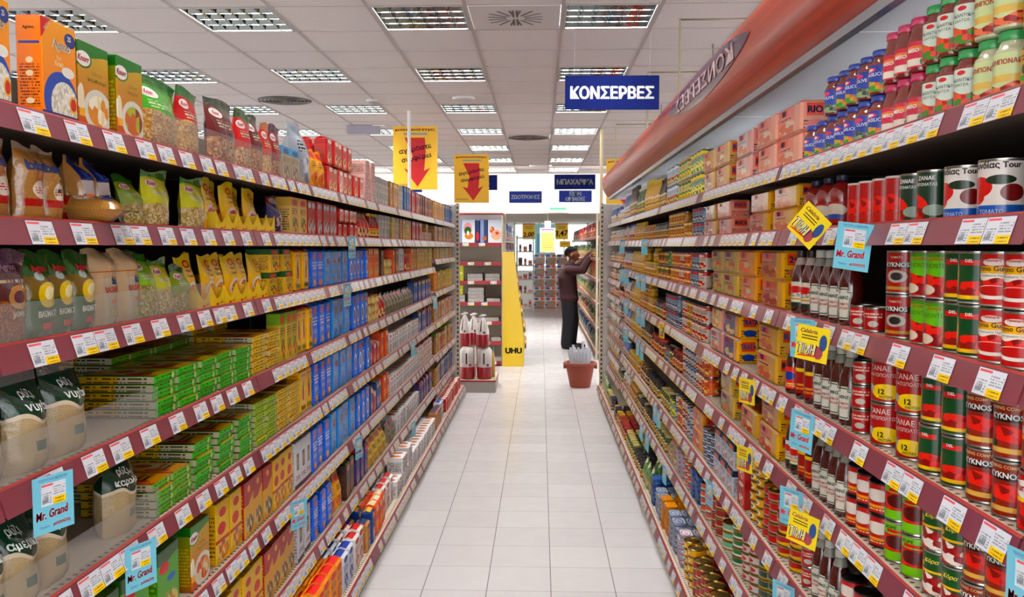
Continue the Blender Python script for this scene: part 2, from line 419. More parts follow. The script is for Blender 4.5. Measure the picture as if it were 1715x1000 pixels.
def post_mat():
    m = mat('perforated_post', '#c9bba6', .45); nb = NB(m)
    tc = nb.node('ShaderNodeTexCoord'); sp = nb.node('ShaderNodeSeparateXYZ'); nb.set(sp.inputs[0], tc.outputs['Object'])
    a = nb.math('COMPARE', nb.math('FRACT', nb.math('MULTIPLY', sp.outputs[2], 20.0)), .5, .27)
    b = nb.math('COMPARE', sp.outputs[0], .022, .0085)
    nb.set(nb.p.inputs['Base Color'], nb.mix(nb.math('MULTIPLY', a, b), lin('#d2c5b0'), lin('#2a2220')))
    return m
UNDER = mat('shelf_underside_shaded', '#574c42', .6); PERF = holes_mat(); POST = post_mat()  # underside colour darkened to deepen the shade between shelves
RAIL = mat('burgundy_price_rail', '#7c3440', .3, coat=.35); LIP = mat('red_rail_lip', '#a02a22', .35)
CARD = art('price_card', '#dcdee2', [('r', .04, .86, .5, .95, '#dd7880'), ('t', .05, .1, .42, .62, 5, '#a2a5aa'), ('t', .5, .42, .96, .84, 4, '#a6a9ae'),
                                     ('r', .06, .12, .3, .4, '#8f949a'), ('t', .06, .12, .3, .4, 1, '#b9bcc2'), ('r', .48, .0, 1., .32, '#ecd04a'), ('t', .56, .06, .92, .25, 1, '#a08c30')], rough=.3, coat=.3)
card = MB()
def railpt(y, t, off=.0012): return (-.001 - .015 * t - off, y, .003 - .047 * t)
CW = .084
card.poly([railpt(CW / 2, .97), railpt(-CW / 2, .97), railpt(-CW / 2, .06), railpt(CW / 2, .06)], 0, False, [(0, 0), (1, 0), (1, 1), (0, 1)])
CARDO = obj('price_label', card, CARD, link=False)
SIDE = {'L': dict(s=-1, xf=.93, xb=.82, zs=[1.848, 1.648, 1.425, 1.175, .928, .651, .354, .10], word='pasta-side'),
        'R': dict(s=1, xf=.734, xb=.63, zs=[1.844, 1.648, 1.402, 1.153, .918, .624, .36, .092], word='tin-side')}
BACKX = {'L': 1.40, 'R': 1.205}
BAYS = {'L': [0.08, 1.41, 2.74, 4.05, 5.50, 7.47, 9.22], 'R': [-.03, 1.30, 2.63, 3.96, 5.29, 6.62, 7.80, 9.28]}
LASTZ = {'L': [1.848, 1.648, 1.49, 1.20, .92, .62, .33, .10], 'R': [1.844, 1.66, 1.45, 1.275, 1.11, .945, .80, .66, .50, .33, .092]}
def make_shelf(side, y0, y1, z, bottom, depth, near, dens):
    S = SIDE[side]; xf = S['xb'] if bottom else S['xf']; L = y1 - y0 - .006
    o = MB()
    o.poly([(0, -L / 2, 0), (.05, -L / 2, 0), (.05, L / 2, 0), (0, L / 2, 0)], 1)
    o.poly([(.05, -L / 2, 0), (depth, -L / 2, 0), (depth, L / 2, 0), (.05, L / 2, 0)], 0)
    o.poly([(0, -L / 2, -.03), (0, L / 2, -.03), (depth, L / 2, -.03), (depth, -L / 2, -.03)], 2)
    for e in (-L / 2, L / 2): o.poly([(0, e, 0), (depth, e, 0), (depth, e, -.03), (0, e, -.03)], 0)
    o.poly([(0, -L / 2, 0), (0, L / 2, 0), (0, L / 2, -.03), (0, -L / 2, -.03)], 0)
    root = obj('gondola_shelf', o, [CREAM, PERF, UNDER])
    root.location = (S['s'] * xf, (y0 + y1) / 2, z); root.rotation_euler = (0, 0, PI if side == 'L' else 0)
    r = MB()
    a, b = railpt(0, 0, 0), railpt(0, 1, 0)
    r.poly([(b[0], L / 2, b[2]), (b[0], -L / 2, b[2]), (a[0], -L / 2, a[2]), (a[0], L / 2, a[2])], 0)
    r.poly([(a[0], L / 2, a[2]), (a[0], -L / 2, a[2]), (.004, -L / 2, a[2] + .004), (.004, L / 2, a[2] + .004)], 1)
    r.poly([(.004, L / 2, a[2] + .004), (.004, -L / 2, a[2] + .004), (.009, -L / 2, .0005), (.009, L / 2, .0005)], 1)
    r.poly([(b[0], -L / 2, b[2]), (b[0], L / 2, b[2]), (0, L / 2, -.03), (0, -L / 2, -.03)], 0)
    for e in (-L / 2, L / 2): r.poly([(a[0], e, a[2]), (b[0], e, b[2]), (0, e, -.03), (.009, e, 0)], 0)
    ys = []; y = -L / 2 + .05 + R.random() * .05
    while y < L / 2 - .045:
        ys.append(y); y += CW + .002 + (0 if R.random() < dens else R.uniform(.02, .075) if side == 'L' else R.uniform(.03, .13))
    if not near:
        for y in ys: r.poly([railpt(y + CW / 2, .97), railpt(y - CW / 2, .97), railpt(y - CW / 2, .06), railpt(y + CW / 2, .06)], 2, False, [(0, 0), (1, 0), (1, 1), (0, 1)])
    rail = obj('price_rail', r, [RAIL, LIP, CARD], root)
    if near:
        for y in ys:
            c = CARDO.copy(); COL.objects.link(c); c.parent = rail; c.location = (0, y, 0)
    return root
for side in 'LR':
    S = SIDE[side]; bays = BAYS[side]; n = len(bays) - 1; s = S['s']
    for b in range(n):
        y0, y1 = bays[b], bays[b + 1]; zs = LASTZ[side] if b == n - 1 else S['zs']
        bw = 'the %s bay' % ('camera-end' if b == 0 else 'far-end' if b == n - 1 else ordn(b + 1))
        t = empty('gondola_bay', (s * BACKX[side], (y0 + y1) / 2, 0), PI if side == 'L' else 0); L = y1 - y0
        tag(t, 'dark backed steel gondola frame of the %s, %s' % (S['word'] + ' shelving', bw), 'shelving frame', 'gondola frames along the aisle')
        p = MB()
        for k in range(5): p.box(.0, .02, -L / 2 + .002, L / 2 - .002, .09 + .392 * k, .478 + .392 * k, 0)
        obj('back_panel', p, BACK, t)
        for e in (-1, 1):
            u = MB(); u.box(-.03, .03, e * L / 2 - (.03 if e > 0 else -.002), e * L / 2 + (.03 if e < 0 else -.002), 0, 2.06); u.xform(Matrix.Translation((.03, 0, 0)))
            obj('upright', u, CREAM, t)
        kx = BACKX[side] - S['xb']
        k = MB(); k.box(-kx + .012, -kx + .03, -L / 2, L / 2, 0, (zs[-1]) - .031); obj('kick_plate', k, mat('kick_plate', '#8d8583', .5), t)
        for i, z in enumerate(zs):
            last = i == len(zs) - 1
            sh = make_shelf(side, y0, y1, z, last, BACKX[side] - (S['xb'] if last else S['xf']) - .002, 1.2 < y1 < 4.2, (.2 if y1 < 2.8 else .75) if side == 'L' and y1 < 4.2 else (.95 if i == 0 else .3) if y1 < 4.2 else .95 if i == 0 else .62)
            tag(sh, 'cream %s shelf with burgundy price rail, %s from top, %s' % (S['word'], ordn(i + 1), bw), 'shelf', 'gondola shelves along the aisle')
# end panels closing both gondolas
for side, y, xfr in (('L', 9.235, .875), ('R', 9.29, .645)):
    s = SIDE[side]['s']; d = BACKX[side] - xfr
    t = empty('gondola_end', (s * xfr, y, 0), PI if side == 'L' else 0)
    if side == 'R':
        for k in range(5):
            p = MB(); p.box(.045, d + .05, .0, .02, .02 + .41 * k, .425 + .41 * k, 0, .003); obj('panel', p, mat('end_panel_enamel', '#d9d6d2', .45), t)
    else:
        p = MB(); p.box(.045, d + .05, -.02, 0, .02, 2.06, 0, .003); obj('panel', p, mat('end_panel_enamel', '#d9d6d2', .45), t)
    p = MB(); p.box(0, .045, -.02 if side == 'L' else 0, .025 if side == 'R' else .005, 0, 2.07); obj('post', p, POST, t)
    tag(t, 'cream perforated post and panel closing the far end of the %s shelving' % SIDE[side]['word'], 'end panel')

# wood-finish canopy over the tin-side shelves
def wood_mat():
    m = mat('canopy_wood', '#8a2c1c', .3, coat=.1, spec=.3); nb = NB(m)
    tc = nb.node('ShaderNodeTexCoord'); mp = nb.node('ShaderNodeMapping'); mp.inputs['Scale'].default_value = (40, .7, 40); nb.set(mp.inputs[0], tc.outputs['Object'])
    no = nb.node('ShaderNodeTexNoise'); nb.set(no.inputs['Vector'], mp.outputs[0]); no.inputs['Scale'].default_value = 1.; no.inputs['Detail'].default_value = 5
    nb.set(nb.p.inputs['Base Color'], nb.ramp(no.outputs[0], [(.3, lin('#8a2414')), (.5, lin('#ae3a20')), (.68, lin('#c25026'))], False)); return m
CP = [(.738, 2.130), (.712, 2.150), (.690, 2.178), (.674, 2.212), (.664, 2.250), (.660, 2.290), (.664, 2.325), (.676, 2.35)]
t = empty('shelf_canopy', (.7, 4.6, 2.1))
tag(t, 'long curved wood-finish canopy with purple oval sign above the tin-side shelves', 'canopy')
CY_0, CY_1 = -.6, 9.26
f = MB(); off = Vector((-.7, -4.6, -2.1))
def cfn(u, v):
    q = v * (len(CP) - 1); i = min(int(q), len(CP) - 2); k = q - i
    return Vector((CP[i][0] * (1 - k) + CP[i + 1][0] * k, CY_0 + (CY_1 - CY_0) * u, CP[i][1] * (1 - k) + CP[i + 1][1] * k)) + off
f.grid(cfn, 14, 14, 0, True)
for i in range(len(CP) - 1):
    for y in (CY_0, CY_1):
        pass
for y in (CY_0, CY_1): f.poly([Vector((x, y, z)) + off for x, z in CP] + [Vector((.735, y, 2.35)) + off, Vector((.76, y, 2.13)) + off], 0)
f.poly([Vector(p) + off for p in ((.676, CY_0, 2.35), (.676, CY_1, 2.35), (.735, CY_1, 2.35), (.735, CY_0, 2.35))], 0); f.poly([Vector(p) + off for p in ((.735, CY_0, 2.35), (.735, CY_1, 2.35), (.76, CY_1, 2.13), (.76, CY_0, 2.13))], 0)
obj('fascia', f, wood_mat(), t)
arc = [0.]
for i in range(len(CP) - 1): arc.append(arc[-1] + math.hypot(CP[i + 1][0] - CP[i][0], CP[i + 1][1] - CP[i][1]))
def canopy_pt(y, a, out=.002):
    a = max(0, min(arc[-1] - 1e-6, a)); i = max(j for j in range(len(CP) - 1) if arc[j] <= a); k = (a - arc[i]) / (arc[i + 1] - arc[i])
    x = CP[i][0] * (1 - k) + CP[i + 1][0] * k; z = CP[i][1] * (1 - k) + CP[i + 1][1] * k
    dx, dz = CP[i + 1][0] - CP[i][0], CP[i + 1][1] - CP[i][1]; L = math.hypot(dx, dz)
    return Vector((x - out * dz / L, y, z + out * dx / L)) + off
sg = MB(); am = arc[-1] * .70; yc, hw, hh = 3.62, .86, .068
def lens(u, v):
    y = yc + hw * (2 * u - 1); k = hh * (1 - (2 * u - 1) ** 2) ** .8
    return canopy_pt(y, am + k * (2 * v - 1), .003)
sg.grid(lens, 30, 6, 0, True)
put_text(sg, 'ΚΟΝΣΕΡΒΕΣ', lambda x, y: canopy_pt(yc - x, am + y, .006), 0, -.004, .06, 1, w=-1.25, bold=.02, mirror=True)
obj('sign', sg, [mat('canopy_sign_purple', '#4a1440', .3, coat=.4), ink('#d8b9b4')], t)
tr = MB(); tr.box(.728, .752, CY_0, CY_1, 2.108, 2.132); tr.xform(Matrix.Translation(off)); obj('trim', tr, mat('aluminium_trim', '#c4cad0', .25, .9), t)
so = MB()
for k in range(8):
    y0 = -.03 + 1.33 * (k - .4); so.poly([(.752, max(CY_0, y0), 2.112), (.752, min(CY_1, y0 + 1.324), 2.112), (1.235, min(CY_1, y0 + 1.324), 2.112), (1.235, max(CY_0, y0), 2.112)][::-1])
so.xform(Matrix.Translation(off)); SOF = mat('canopy_soffit_opal', '#b4bac0', .12, coat=.6)
_n = SOF.node_tree.nodes; _t = _n.new('ShaderNodeBsdfTranslucent'); _t.inputs[0].default_value = lin('#a8b2ba'); _m = _n.new('ShaderNodeMixShader'); _m.inputs[0].default_value = .4
SOF.node_tree.links.new(_n['Principled BSDF'].outputs[0], _m.inputs[1]); SOF.node_tree.links.new(_t.outputs[0], _m.inputs[2]); SOF.node_tree.links.new(_m.outputs[0], _n['Material Output'].inputs[0])
obj('soffit', so, SOF, t)
for y in (4.9, 6.35, 9.0):
    hb = MB(); hb.tube([(.78, y, 2.35), (.78, y, CEIL - .2), (1.25, y, CEIL - .2), (1.25, y, CEIL + .01)], .009, 6); hb.xform(Matrix.Translation(off)); obj('hanger', hb, mat('hanger_steel', '#a89c80', .4, .6), t)
# ---------------------------------------------------------------- goods: one prototype of each kind
K = {}
def kind(key, name, mb, mats, dims, look, cat, parts=(), rnd=False):
    root = obj(name, mb, mats, link=False); ch = []
    for pn, pm, pmt in parts: ch.append(obj(pn, pm, pmt, link=False))
    K[key] = dict(root=root, ch=ch, w=dims[0], d=dims[1], h=dims[2], look=look, cat=cat, rnd=rnd)
def matlist(base, texts):
    ms = list(base); idx = {}
    for t in texts:
        c = t[4]
        if c not in idx: idx[c] = len(ms); ms.append(ink(c))
    return ms, idx
def add_texts(mb, texts, fn, idx):
    for t in texts:
        o = t[5] if len(t) > 5 else {}
        put_text(mb, t[0], fn, t[1], t[2], t[3], idx[t[4]], o.get('w'), o.get('bold', .02), o.get('rot', 0), o.get('shear', 0))
def carton(key, name, w, d, h, front, look, cat, side=None, top=None, texts=(), side_texts=(), b=.0018):
    ms, ix = matlist([front, side or front, top or side or front], list(texts) + list(side_texts)); mb = MB()
    mb.box(-w / 2, w / 2, -d / 2, d / 2, 0, h, (0, 1, 2), b)
    add_texts(mb, texts, lambda x, y: (x, -d / 2 - .0007, y), ix)
    for sgn in (-1, 1): add_texts(mb, side_texts, lambda x, y: (sgn * (w / 2 + .0007), sgn * x, y), ix)
    kind(key, name, mb, ms, (w, d, h), look, cat)
STEEL = mat('tin_plate', '#b9b6ac', .25, .95); GOLD = mat('gold_lacquer_tin', '#b8964e', .25, .95)
def can(key, name, r, h, lab, look, cat, texts=(), metal=None, label=True, seg=22):
    mb = MB(); m = metal or STEEL
    mb.lathe([(r - .003, .0), (r, .0015), (r, .004), (r - .0012, .006), (r - .0012, h - .006), (r, h - .004), (r, h - .0008), (r - .0022, h), (r - .0035, h - .0035), (.001, h - .004)], seg, 0)
    lb = MB(); ms, ix = matlist([lab], texts)
    lb.lathe([(r - .0004, .0055), (r - .0004, h - .0055)], seg, 0, cap=False)
    def fn(x, y): a = x / r; return ((r + .0004) * math.sin(a), -(r + .0004) * math.cos(a), y)
    def fb(x, y): p = fn(x, y); return (-p[0], -p[1], p[2])
    add_texts(lb, texts, fn, ix); add_texts(lb, texts, fb, ix)
    if label: kind(key, name, mb, [m], (2 * r, 2 * r, h), look, cat, [('paper_label', lb, ms)], True)
    else:
        mb.lathe([(r - .0004, .0055), (r - .0004, h - .0055)], seg, 1, cap=False); add_texts(mb, texts, fn, {k: v + 1 for k, v in ix.items()})
        kind(key, name, mb, [m] + ms, (2 * r, 2 * r, h), look, cat, rnd=True)
def jar(key, name, r, h, body, lab, lid, look, cat, texts=(), lab_z=(.12, .62), waist=.86, seg=22):
    mb = MB(); t = h * .83
    mb.lathe([(r * .8, 0), (r * .96, h * .02), (r, h * .06), (r, lab_z[1] * h), (r * .97, lab_z[1] * h + .004), (r * waist, h * .74), (r * .7, t), (r * .7, h * .86)], seg, 0)
    ld = MB(); ld.lathe([(r * .78, h * .85), (r * .8, h * .86), (r * .8, h * .97), (r * .76, h * .99), (r * .3, h)], seg, 0)
    lb = MB(); ms, ix = matlist([lab], texts); lb.lathe([(r + .0006, lab_z[0] * h), (r + .0006, lab_z[1] * h - .002)], seg, 0, cap=False)
    def fn(x, y): a = x / r; return ((r + .0013) * math.sin(a), -(r + .0013) * math.cos(a), y)
    def fb(x, y): p = fn(x, y); return (-p[0], -p[1], p[2])
    add_texts(lb, texts, fn, ix); add_texts(lb, texts, fb, ix)
    kind(key, name, mb, [body], (2 * r, 2 * r, h), look, cat, [('lid', ld, [lid]), ('paper_label', lb, ms)], True)
def bagfn(w, d, h, seed, crimp=.9, full=.5, flare=.0):
    rr = random.Random(seed); ph = [rr.uniform(0, 6) for _ in range(6)]
    def g(v):
        if v < .1: return .72 + .28 * (v / .1) ** .5
        if v < full: return 1.0
        if v < crimp: return 1 - .97 * ((v - full) / (crimp - full)) ** 1.3
        return .03
    def s(u): return max(0., 1 - abs(2 * u - 1) ** 2.6) ** .75
    def fn(u, v, side):
        x = (u - .5) * w * (.93 + .07 * (1 - g(v)) + flare * max(0, v - crimp)); gg = g(v)
        wr = (math.sin(9 * u + 7 * v + ph[0]) * .5 + math.sin(17 * v - 5 * u + ph[1]) * .35 + math.sin(23 * u + ph[2] + 4 * v) * .25) * .0035 * min(1, d / .05)
        y = -(d / 2) * s(u) * gg - wr * s(u) * (.4 + .6 * gg)
        sway = .010 * math.sin(3 * v + ph[3]) * max(0, v - .5) * 2 * h / .18
        z = v * h + (.006 * math.sin(5 * u + ph[4]) * (1 if v > .95 else 0))
        return (x, (y if side < 0 else -y) + sway - .0006 * side * 0, z)
    return fn
def bag(key, name, w, d, h, front, look, cat, texts=(), seed=1, crimp=.9, full=.5, film=None, back=None, flare=0., nu=12, nv=14):
    fn = bagfn(w, d, h, seed, crimp, full, flare); mb = MB(); ms, ix = matlist([front, back or front, film or front], texts)
    if film:
        nf = max(2, int(nv * .15)); 
        mb.grid(lambda u, v: fn(u, v * crimp, -1), nu, nv, 0, False, lambda u, v: (u, v * crimp)); mb.grid(lambda u, v: fn(u, crimp + v * (1 - crimp), -1), nu, 2, 2)
        mb.grid(lambda u, v: fn(u, v * crimp, 1), nu, nv, 1, True, lambda u, v: (u, v * crimp))
    else:
        mb.grid(lambda u, v: fn(u, v, -1), nu, nv, 0, False); mb.grid(lambda u, v: fn(u, v, 1), nu, nv, 1, True)
    mb.grid(lambda u, v: tuple(a * (1 - v) + b * v for a, b in zip(fn(u, 0, -1), fn(u, 0, 1))), nu, 2, 0, True)
    def tf(x, y):
        p = fn(min(1, max(0, .5 + x / (w * .95))), min(1, max(0, y / h)), -1); return (p[0], p[1] - .0015, p[2])
    add_texts(mb, texts, tf, ix)
    kind(key, name, mb, ms, (w, d, h), look, cat)
def brick(key, name, w, d, h, front, look, cat, side=None, top=None, texts=()):
    ms, ix = matlist([front, side or front, top or side or front], texts); mb = MB(); hb = h * .955
    mb.box(-w / 2, w / 2, -d / 2, d / 2, 0, hb, (0, 1, 2), .007)
    mb.poly([(-w * .46, -d * .3, hb + .001), (w * .46, -d * .3, hb + .001), (w * .44, d * .05, h), (-w * .44, d * .05, h)], 2)
    mb.poly([(-w * .44, d * .05, h), (w * .44, d * .05, h), (w * .46, d * .3, hb + .001), (-w * .46, d * .3, hb + .001)], 2)
    for e in (-1, 1): mb.poly([(e * w * .46, -d * .3, hb + .001), (e * w * .46, d * .3, hb + .001), (e * w * .44, d * .05, h)], 1)
    add_texts(mb, texts, lambda x, y: (x, -d / 2 - .0008, y), ix)
    kind(key, name, mb, ms, (w, d, h), look, cat)
def bottle(key, name, r, h, body, cap, label, look, cat, neck=None, keystone=True, squeeze=False):
    mb = MB()
    if squeeze: pf = [(r * .8, 0), (r, .012), (r * .98, h * .3), (r * .86, h * .5), (r * .98, h * .66), (r * .7, h * .82), (r * .34, h * .88)]
    else: pf = [(r * .85, 0), (r, .006), (r, h * .52), (r * .92, h * .62), (r * .6, h * .78), (r * .42, h * .88), (r * .42, h * .93)]
    mb.lathe(pf, 18, 0); cb = MB(); cr = r * (.5 if not squeeze else .42)
    cb.lathe([(cr * .96, h * .885), (cr, h * .89), (cr, h * .985), (cr * .8, h)], 16, 0)
    lb = MB(); ms = [label, ink('#1f4a30'), ink('#b3261e')]
    def fn(x, y, o=.0012): a = x / r; return ((r + o) * math.sin(a), -(r + o) * math.cos(a), y)
    for fl in (1,):
        F = lambda x, y, o=.0012: tuple((fl * c if i < 2 else c) for i, c in enumerate(fn(x, y, o)))
        def strip(p, m, o):
            for (a0, a1, z0), (b0, b1, z1) in zip(p, p[1:]):
                for k in range(4):
                    t0, t1 = k / 4, (k + 1) / 4; L = lambda a, b, t: a + (b - a) * t
                    lb.poly([F(L(a0, a1, t0), z0, o), F(L(a0, a1, t1), z0, o), F(L(b0, b1, t1), z1, o), F(L(b0, b1, t0), z1, o)], m)
        if keystone:
            w1, w2, w3 = r * .74, r * .55, r * .46
            ks = lambda s: [(-w3 * s, w3 * s, h * (.3 - .22 * s)), (-w1 * .8 * s, w1 * .8 * s, h * (.3 + .1 * s)), (-w1 * s, w1 * s, h * (.3 + .1 * s + .001)), (-w1 * .98 * s, w1 * .98 * s, h * (.3 + .16 * s)), (-w2 * .7 * s, w2 * .7 * s, h * (.3 + .165 * s)), (-w2 * .6 * s, w2 * .6 * s, h * (.3 + .21 * s))]
            strip(ks(1.), 0, .001); strip(ks(.92), 1, .0014); strip(ks(.85), 0, .0018)
            put_text(lb, 'HEINZ', lambda x, y: F(x, y, .0026), 0, h * .375, .008, 1, w=r * .85, bold=.03)
            put_text(lb, 'TOMATO', lambda x, y: F(x, y, .0026), 0, h * .29, .006, 2, w=r * .8, bold=.02)
            put_text(lb, 'KETCHUP', lambda x, y: F(x, y, .0026), 0, h * .235, .006, 2, w=r * .8, bold=.02)
    if not keystone: lb.lathe([(r * 1.01, h * .1), (r * 1.01, h * .5)], 18, 0, cap=False)
    parts = [('cap', cb, [cap]), ('paper_label', lb, ms)]
    if neck:
        nk = MB(); nk.lathe([(r * .66, h * .765), (r * .45, h * .875)], 16, 0, cap=False); parts.append(('neck_label', nk, [neck]))
    kind(key, name, mb, [body], (2 * r, 2 * r, h), look, cat, parts, True)
def G(key, name, shape, dims, base, top, spot, pic, look, cat, grad=None, rough=.36, seed=3, lid=None, body=None, coat=0., **kw):
    a = art(key, base, [('r', 0, .76, 1, 1, top), ('e', .5, .27, .4, .21, ('p', 9.,) + tuple(pic)), ('e', .5, .86, .33, .085, spot), ('t', .14, .53, .86, .7, 3, kw.pop('txt', '#2a2320'))], grad, rough, coat)
    w, d, h = dims; side = art(key + '_side', base, [('r', 0, .76, 1, 1, top), ('t', .12, .1, .88, .68, 9, kw.pop('stxt', '#6b5a50'))], grad, rough)
    if shape == 'carton': carton(key, name, w, d, h, a, look, cat, side, art(key + '_top', top, [('e', .5, .5, .3, .3, spot)], None, rough), **kw)
    elif shape == 'brick': brick(key, name, w, d, h, a, look, cat, side, art(key + '_top', top, [('t', .2, .3, .8, .7, 2, spot)], None, rough), **kw)
    elif shape == 'can': can(key, name, w / 2, h, a, look, cat, label=False, seg=16, **kw)
    elif shape == 'bag': bag(key, name, w, d, h, a, look, cat, seed=seed, nu=8, nv=10, **kw)
    elif shape == 'jar': jar(key, name, w / 2, h, body, a, lid, look, cat, seg=16, **kw)
    elif shape == 'bottle':
        bottle(key, name, w / 2, h, body, lid, a, look, cat, keystone=False, **kw)
PIC_F = ('#c8281e', '#e8c23a', '#5a8a2c')
# --- pasta side
knorr = [('e', .2, .8, .2, .085, '#f4f4ee'), ('o', .2, .8, .21, .095, '#1f6b2c')]
def soup(key, look, plate, t1, t2):
    a = art(key, '#c9b51c', [('w', .86, -.03, 5., '#2f7d26'), ('W', .87, -.03, 5., '#d8b823') if False else ('r', 0, 0, 1, 0, '#000000'), ('e', .62, .24, .46, .25, '#dfe0d6'), ('e', .62, .24, .34, .18, plate), ('e', .08, .35, .1, .16, '#efe9d2'),
            ('e', .18, .8, .22, .085, '#f4f2ee'), ('o', .18, .8, .24, .1, '#2c7a2c'), ('r', .02, .14, .2, .23, '#f2c41c')], grad='#c4641a', rough=.3, coat=.25)
    s = art(key + '_side', '#7d8f1c', [('r', 0, .86, 1, 1, '#2a6a22'), ('t', .1, .1, .9, .7, 12, '#b9a83a')], grad='#9a6a18', rough=.3)
    carton(key, 'soup_carton', .128, .05, .182, a, look, 'carton', s, s, texts=[('Knorr', -.041, .1456, .013, '#c41f22', dict(shear=.2, bold=.03, w=.046)), (t1, .012, .121, .009, '#5a6a1a', dict(w=.05, bold=0)), (t2, .012, .106, .012, '#4f6414', dict(w=.09, bold=.0))])
soup('soupA', 'yellow and green soup carton with a pasta plate', ('p', 7., '#e9dfb8', '#d8a050', '#f2efdf'), 'Σάλτσα', 'Καρμπονάρα')
soup('soupB', 'yellow and green soup carton with a roast plate', ('p', 6., '#8a4a1a', '#c87a28', '#b8c050'), 'Σάλτσα', 'Ντομάτα')
a = art('rice_carton', '#f6b420', [('e', .52, .2, .5, .3, '#1f58a8'), ('e', .62, .17, .4, .24, ('p', 26., '#e8e6da', '#cfcdbf', '#f4f2ea')), ('r', 0, 0, 1, .075, '#1b2f6a'), ('e', .88, .2, .13, .09, '#e9c46a'), ('e', .88, .2, .09, .065, ('p', 9., '#c8281e', '#e6e0c8', '#5a8a2c')),
        ('d', -1., 1.25, .98, '#c02a1c'), ('e', .74, .52, .19, .055, '#efeee6'), ('e', .82, .86, .17, .075, '#23407f')], grad='#ec9618', rough=.28, coat=.3)
s = art('rice_carton_side', '#ec9a1c', [('t', .12, .1, .88, .52, 14, '#8a4a10'), ('r', .1, .72, .9, .745, '#31539a'), ('e', .5, .56, .14, .03, '#f0e6c8'), ('e', .5, .43, .14, .03, '#f0e6c8'), ('e', .5, .16, .16, .03, '#f0e6c8')], rough=.3)
carton('rice_carton', 'rice_carton', .126, .05, .192, a, 'orange rice carton with a blue arch', 'carton', s, s,
       texts=[('Agrino', .006, .146, .022, '#f4ead0', dict(bold=.07, w=.098)), ('Agrino', .006, .1465, .02, '#3a1c10', dict(bold=.03, w=.092)), ('Για', -.004, .122, .008, '#f6e2b0', {}), ('Λαπά', -.004, .111, .01, '#f6e2b0', {}), ('NEW', -.044, .176, .008, '#f0d0a0', dict(rot=.7)), ('25', .036, .168, .010, '#f2f2f2', dict(bold=.04))],
       side_texts=[('Agrino', 0, .168, .0075, '#3a2010', dict(w=.036))])
def pbag(key, w, d, h, topc, midc, look, logo='Knorr', seed=1, low=('p', 40., '#c8a878', '#b08a58', '#d8c4a0'), lv=.5, txt='#c8c8b0'):
    L = [('W', lv, .03, 7., low)] if low else []
    L += [('e', .62, .26, .2, .14, low if low else midc), ('w', .86, .025, 6., topc), ('e', .28, .77, .19, .07, '#f4f2ee'), ('t', .2, .56, .8, .66, 2, txt)]
    a = art(key, midc, L, rough=.2, coat=.6, bump=.5)
    bag(key, 'pasta_bag', w, d, h, a, look, 'bag', texts=[(logo, -.22 * w, .77 * h, .012, '#c41f22', dict(shear=.2, bold=.03, w=.3 * w))], seed=seed, full=.5, crimp=.94, flare=.5)
pbag('bag_green', .26, .08, .178, '#1f7a22', '#5aa52c', 'large green bag with pasta in its clear lower half', seed=2)
pbag('bag_red', .16, .06, .185, '#2f7a2a', '#b0241c', 'red and green bag with pasta in its clear lower half', seed=4)
pbag('bag_darkred', .23, .06, .2, '#234a1e', '#6e1f1a', 'dark red bag with a green top', seed=5, low=('p', 30., '#b88a60', '#8a5a3a', '#d0b090'), lv=.38)
pbag('bag_redgreen', .19, .06, .19, '#1f6a26', '#c22c20', 'red bag with a bright green top', seed=6, low=('p', 30., '#c09a78', '#e0c8a8', '#9a6a48'), lv=.36)
pbag('bag_yellowgreen', .14, .055, .145, '#2c8030', '#c8c832', 'yellow-green pasta bag', seed=7, low=('p', 30., '#c8b890', '#a89868', '#d8ccb0'), lv=.4)
pbag('bag_lime', .15, .06, .165, '#3a9030', '#9cc040', 'lime green pasta bag', seed=8, low=('p', 30., '#b8a070', '#8a9050', '#d0c8a0'), lv=.45)
pbag('bag_olive', .14, .05, .125, '#2f6a2a', '#8a9a30', 'small olive green bag', seed=9, low=('p', 30., '#a09468', '#c8bc98', '#88804a'), lv=.4)
pbag('bag_orange', .17, .055, .185, '#d08a1c', '#c8501e', 'orange bag with a yellow top', seed=10, low=('p', 30., '#e0c090', '#c89a60', '#f0e0c0'), lv=.36)
pbag('bag_purple', .17, .05, .19, '#5a2a5a', '#98382e', 'purple and red bag', seed=12, low=('p', 30., '#b88a60', '#8a5a3a', '#d0b090'), lv=.3)
RICE = ('p', 70., '#b89468', '#a88458', '#c6a67c')
a = art('babali', '#b08c60', [('n', 60., .52, '#a07c52'), ('e', .55, .42, .26, .12, '#d8cfc4'), ('d', -.9, -1., -.42, '#a8241e') if False else ('r', .1, .2, .95, .3, '#a8241e'), ('t', .35, .36, .75, .46, 3, '#b05050'), ('w', .93, .01, 8., '#a89a8a')], rough=.2, coat=.6, bump=.6)
bag('babali', 'rice_bag', .1, .06, .170, a, 'clear bag of brown rice with blue lettering', 'bag', texts=[('babali', 0, .125, .022, '#1c2f70', dict(bold=.05, w=.082)), ('Ρύζι', -.008, .105, .008, '#b8302a', {}), ('Νυχάκι', .0, .094, .008, '#b8302a', {})], seed=21, full=.7, crimp=.93)
bag('babali_sticker', 'rice_bag', .1, .06, .170, a, 'clear bag of brown rice with yellow sticker', 'bag', texts=[('babali', 0, .125, .022, '#1c2f70', dict(bold=.05, w=.082)), ('■', 0.008, .084, .046, '#f0c41c', {}), ('1+1', .008, .092, .013, '#1c2340', dict(bold=.03)), ('ΔΩΡΟ', .008, .074, .009, '#1c2340', dict(bold=.02))], seed=22, full=.7, crimp=.93)
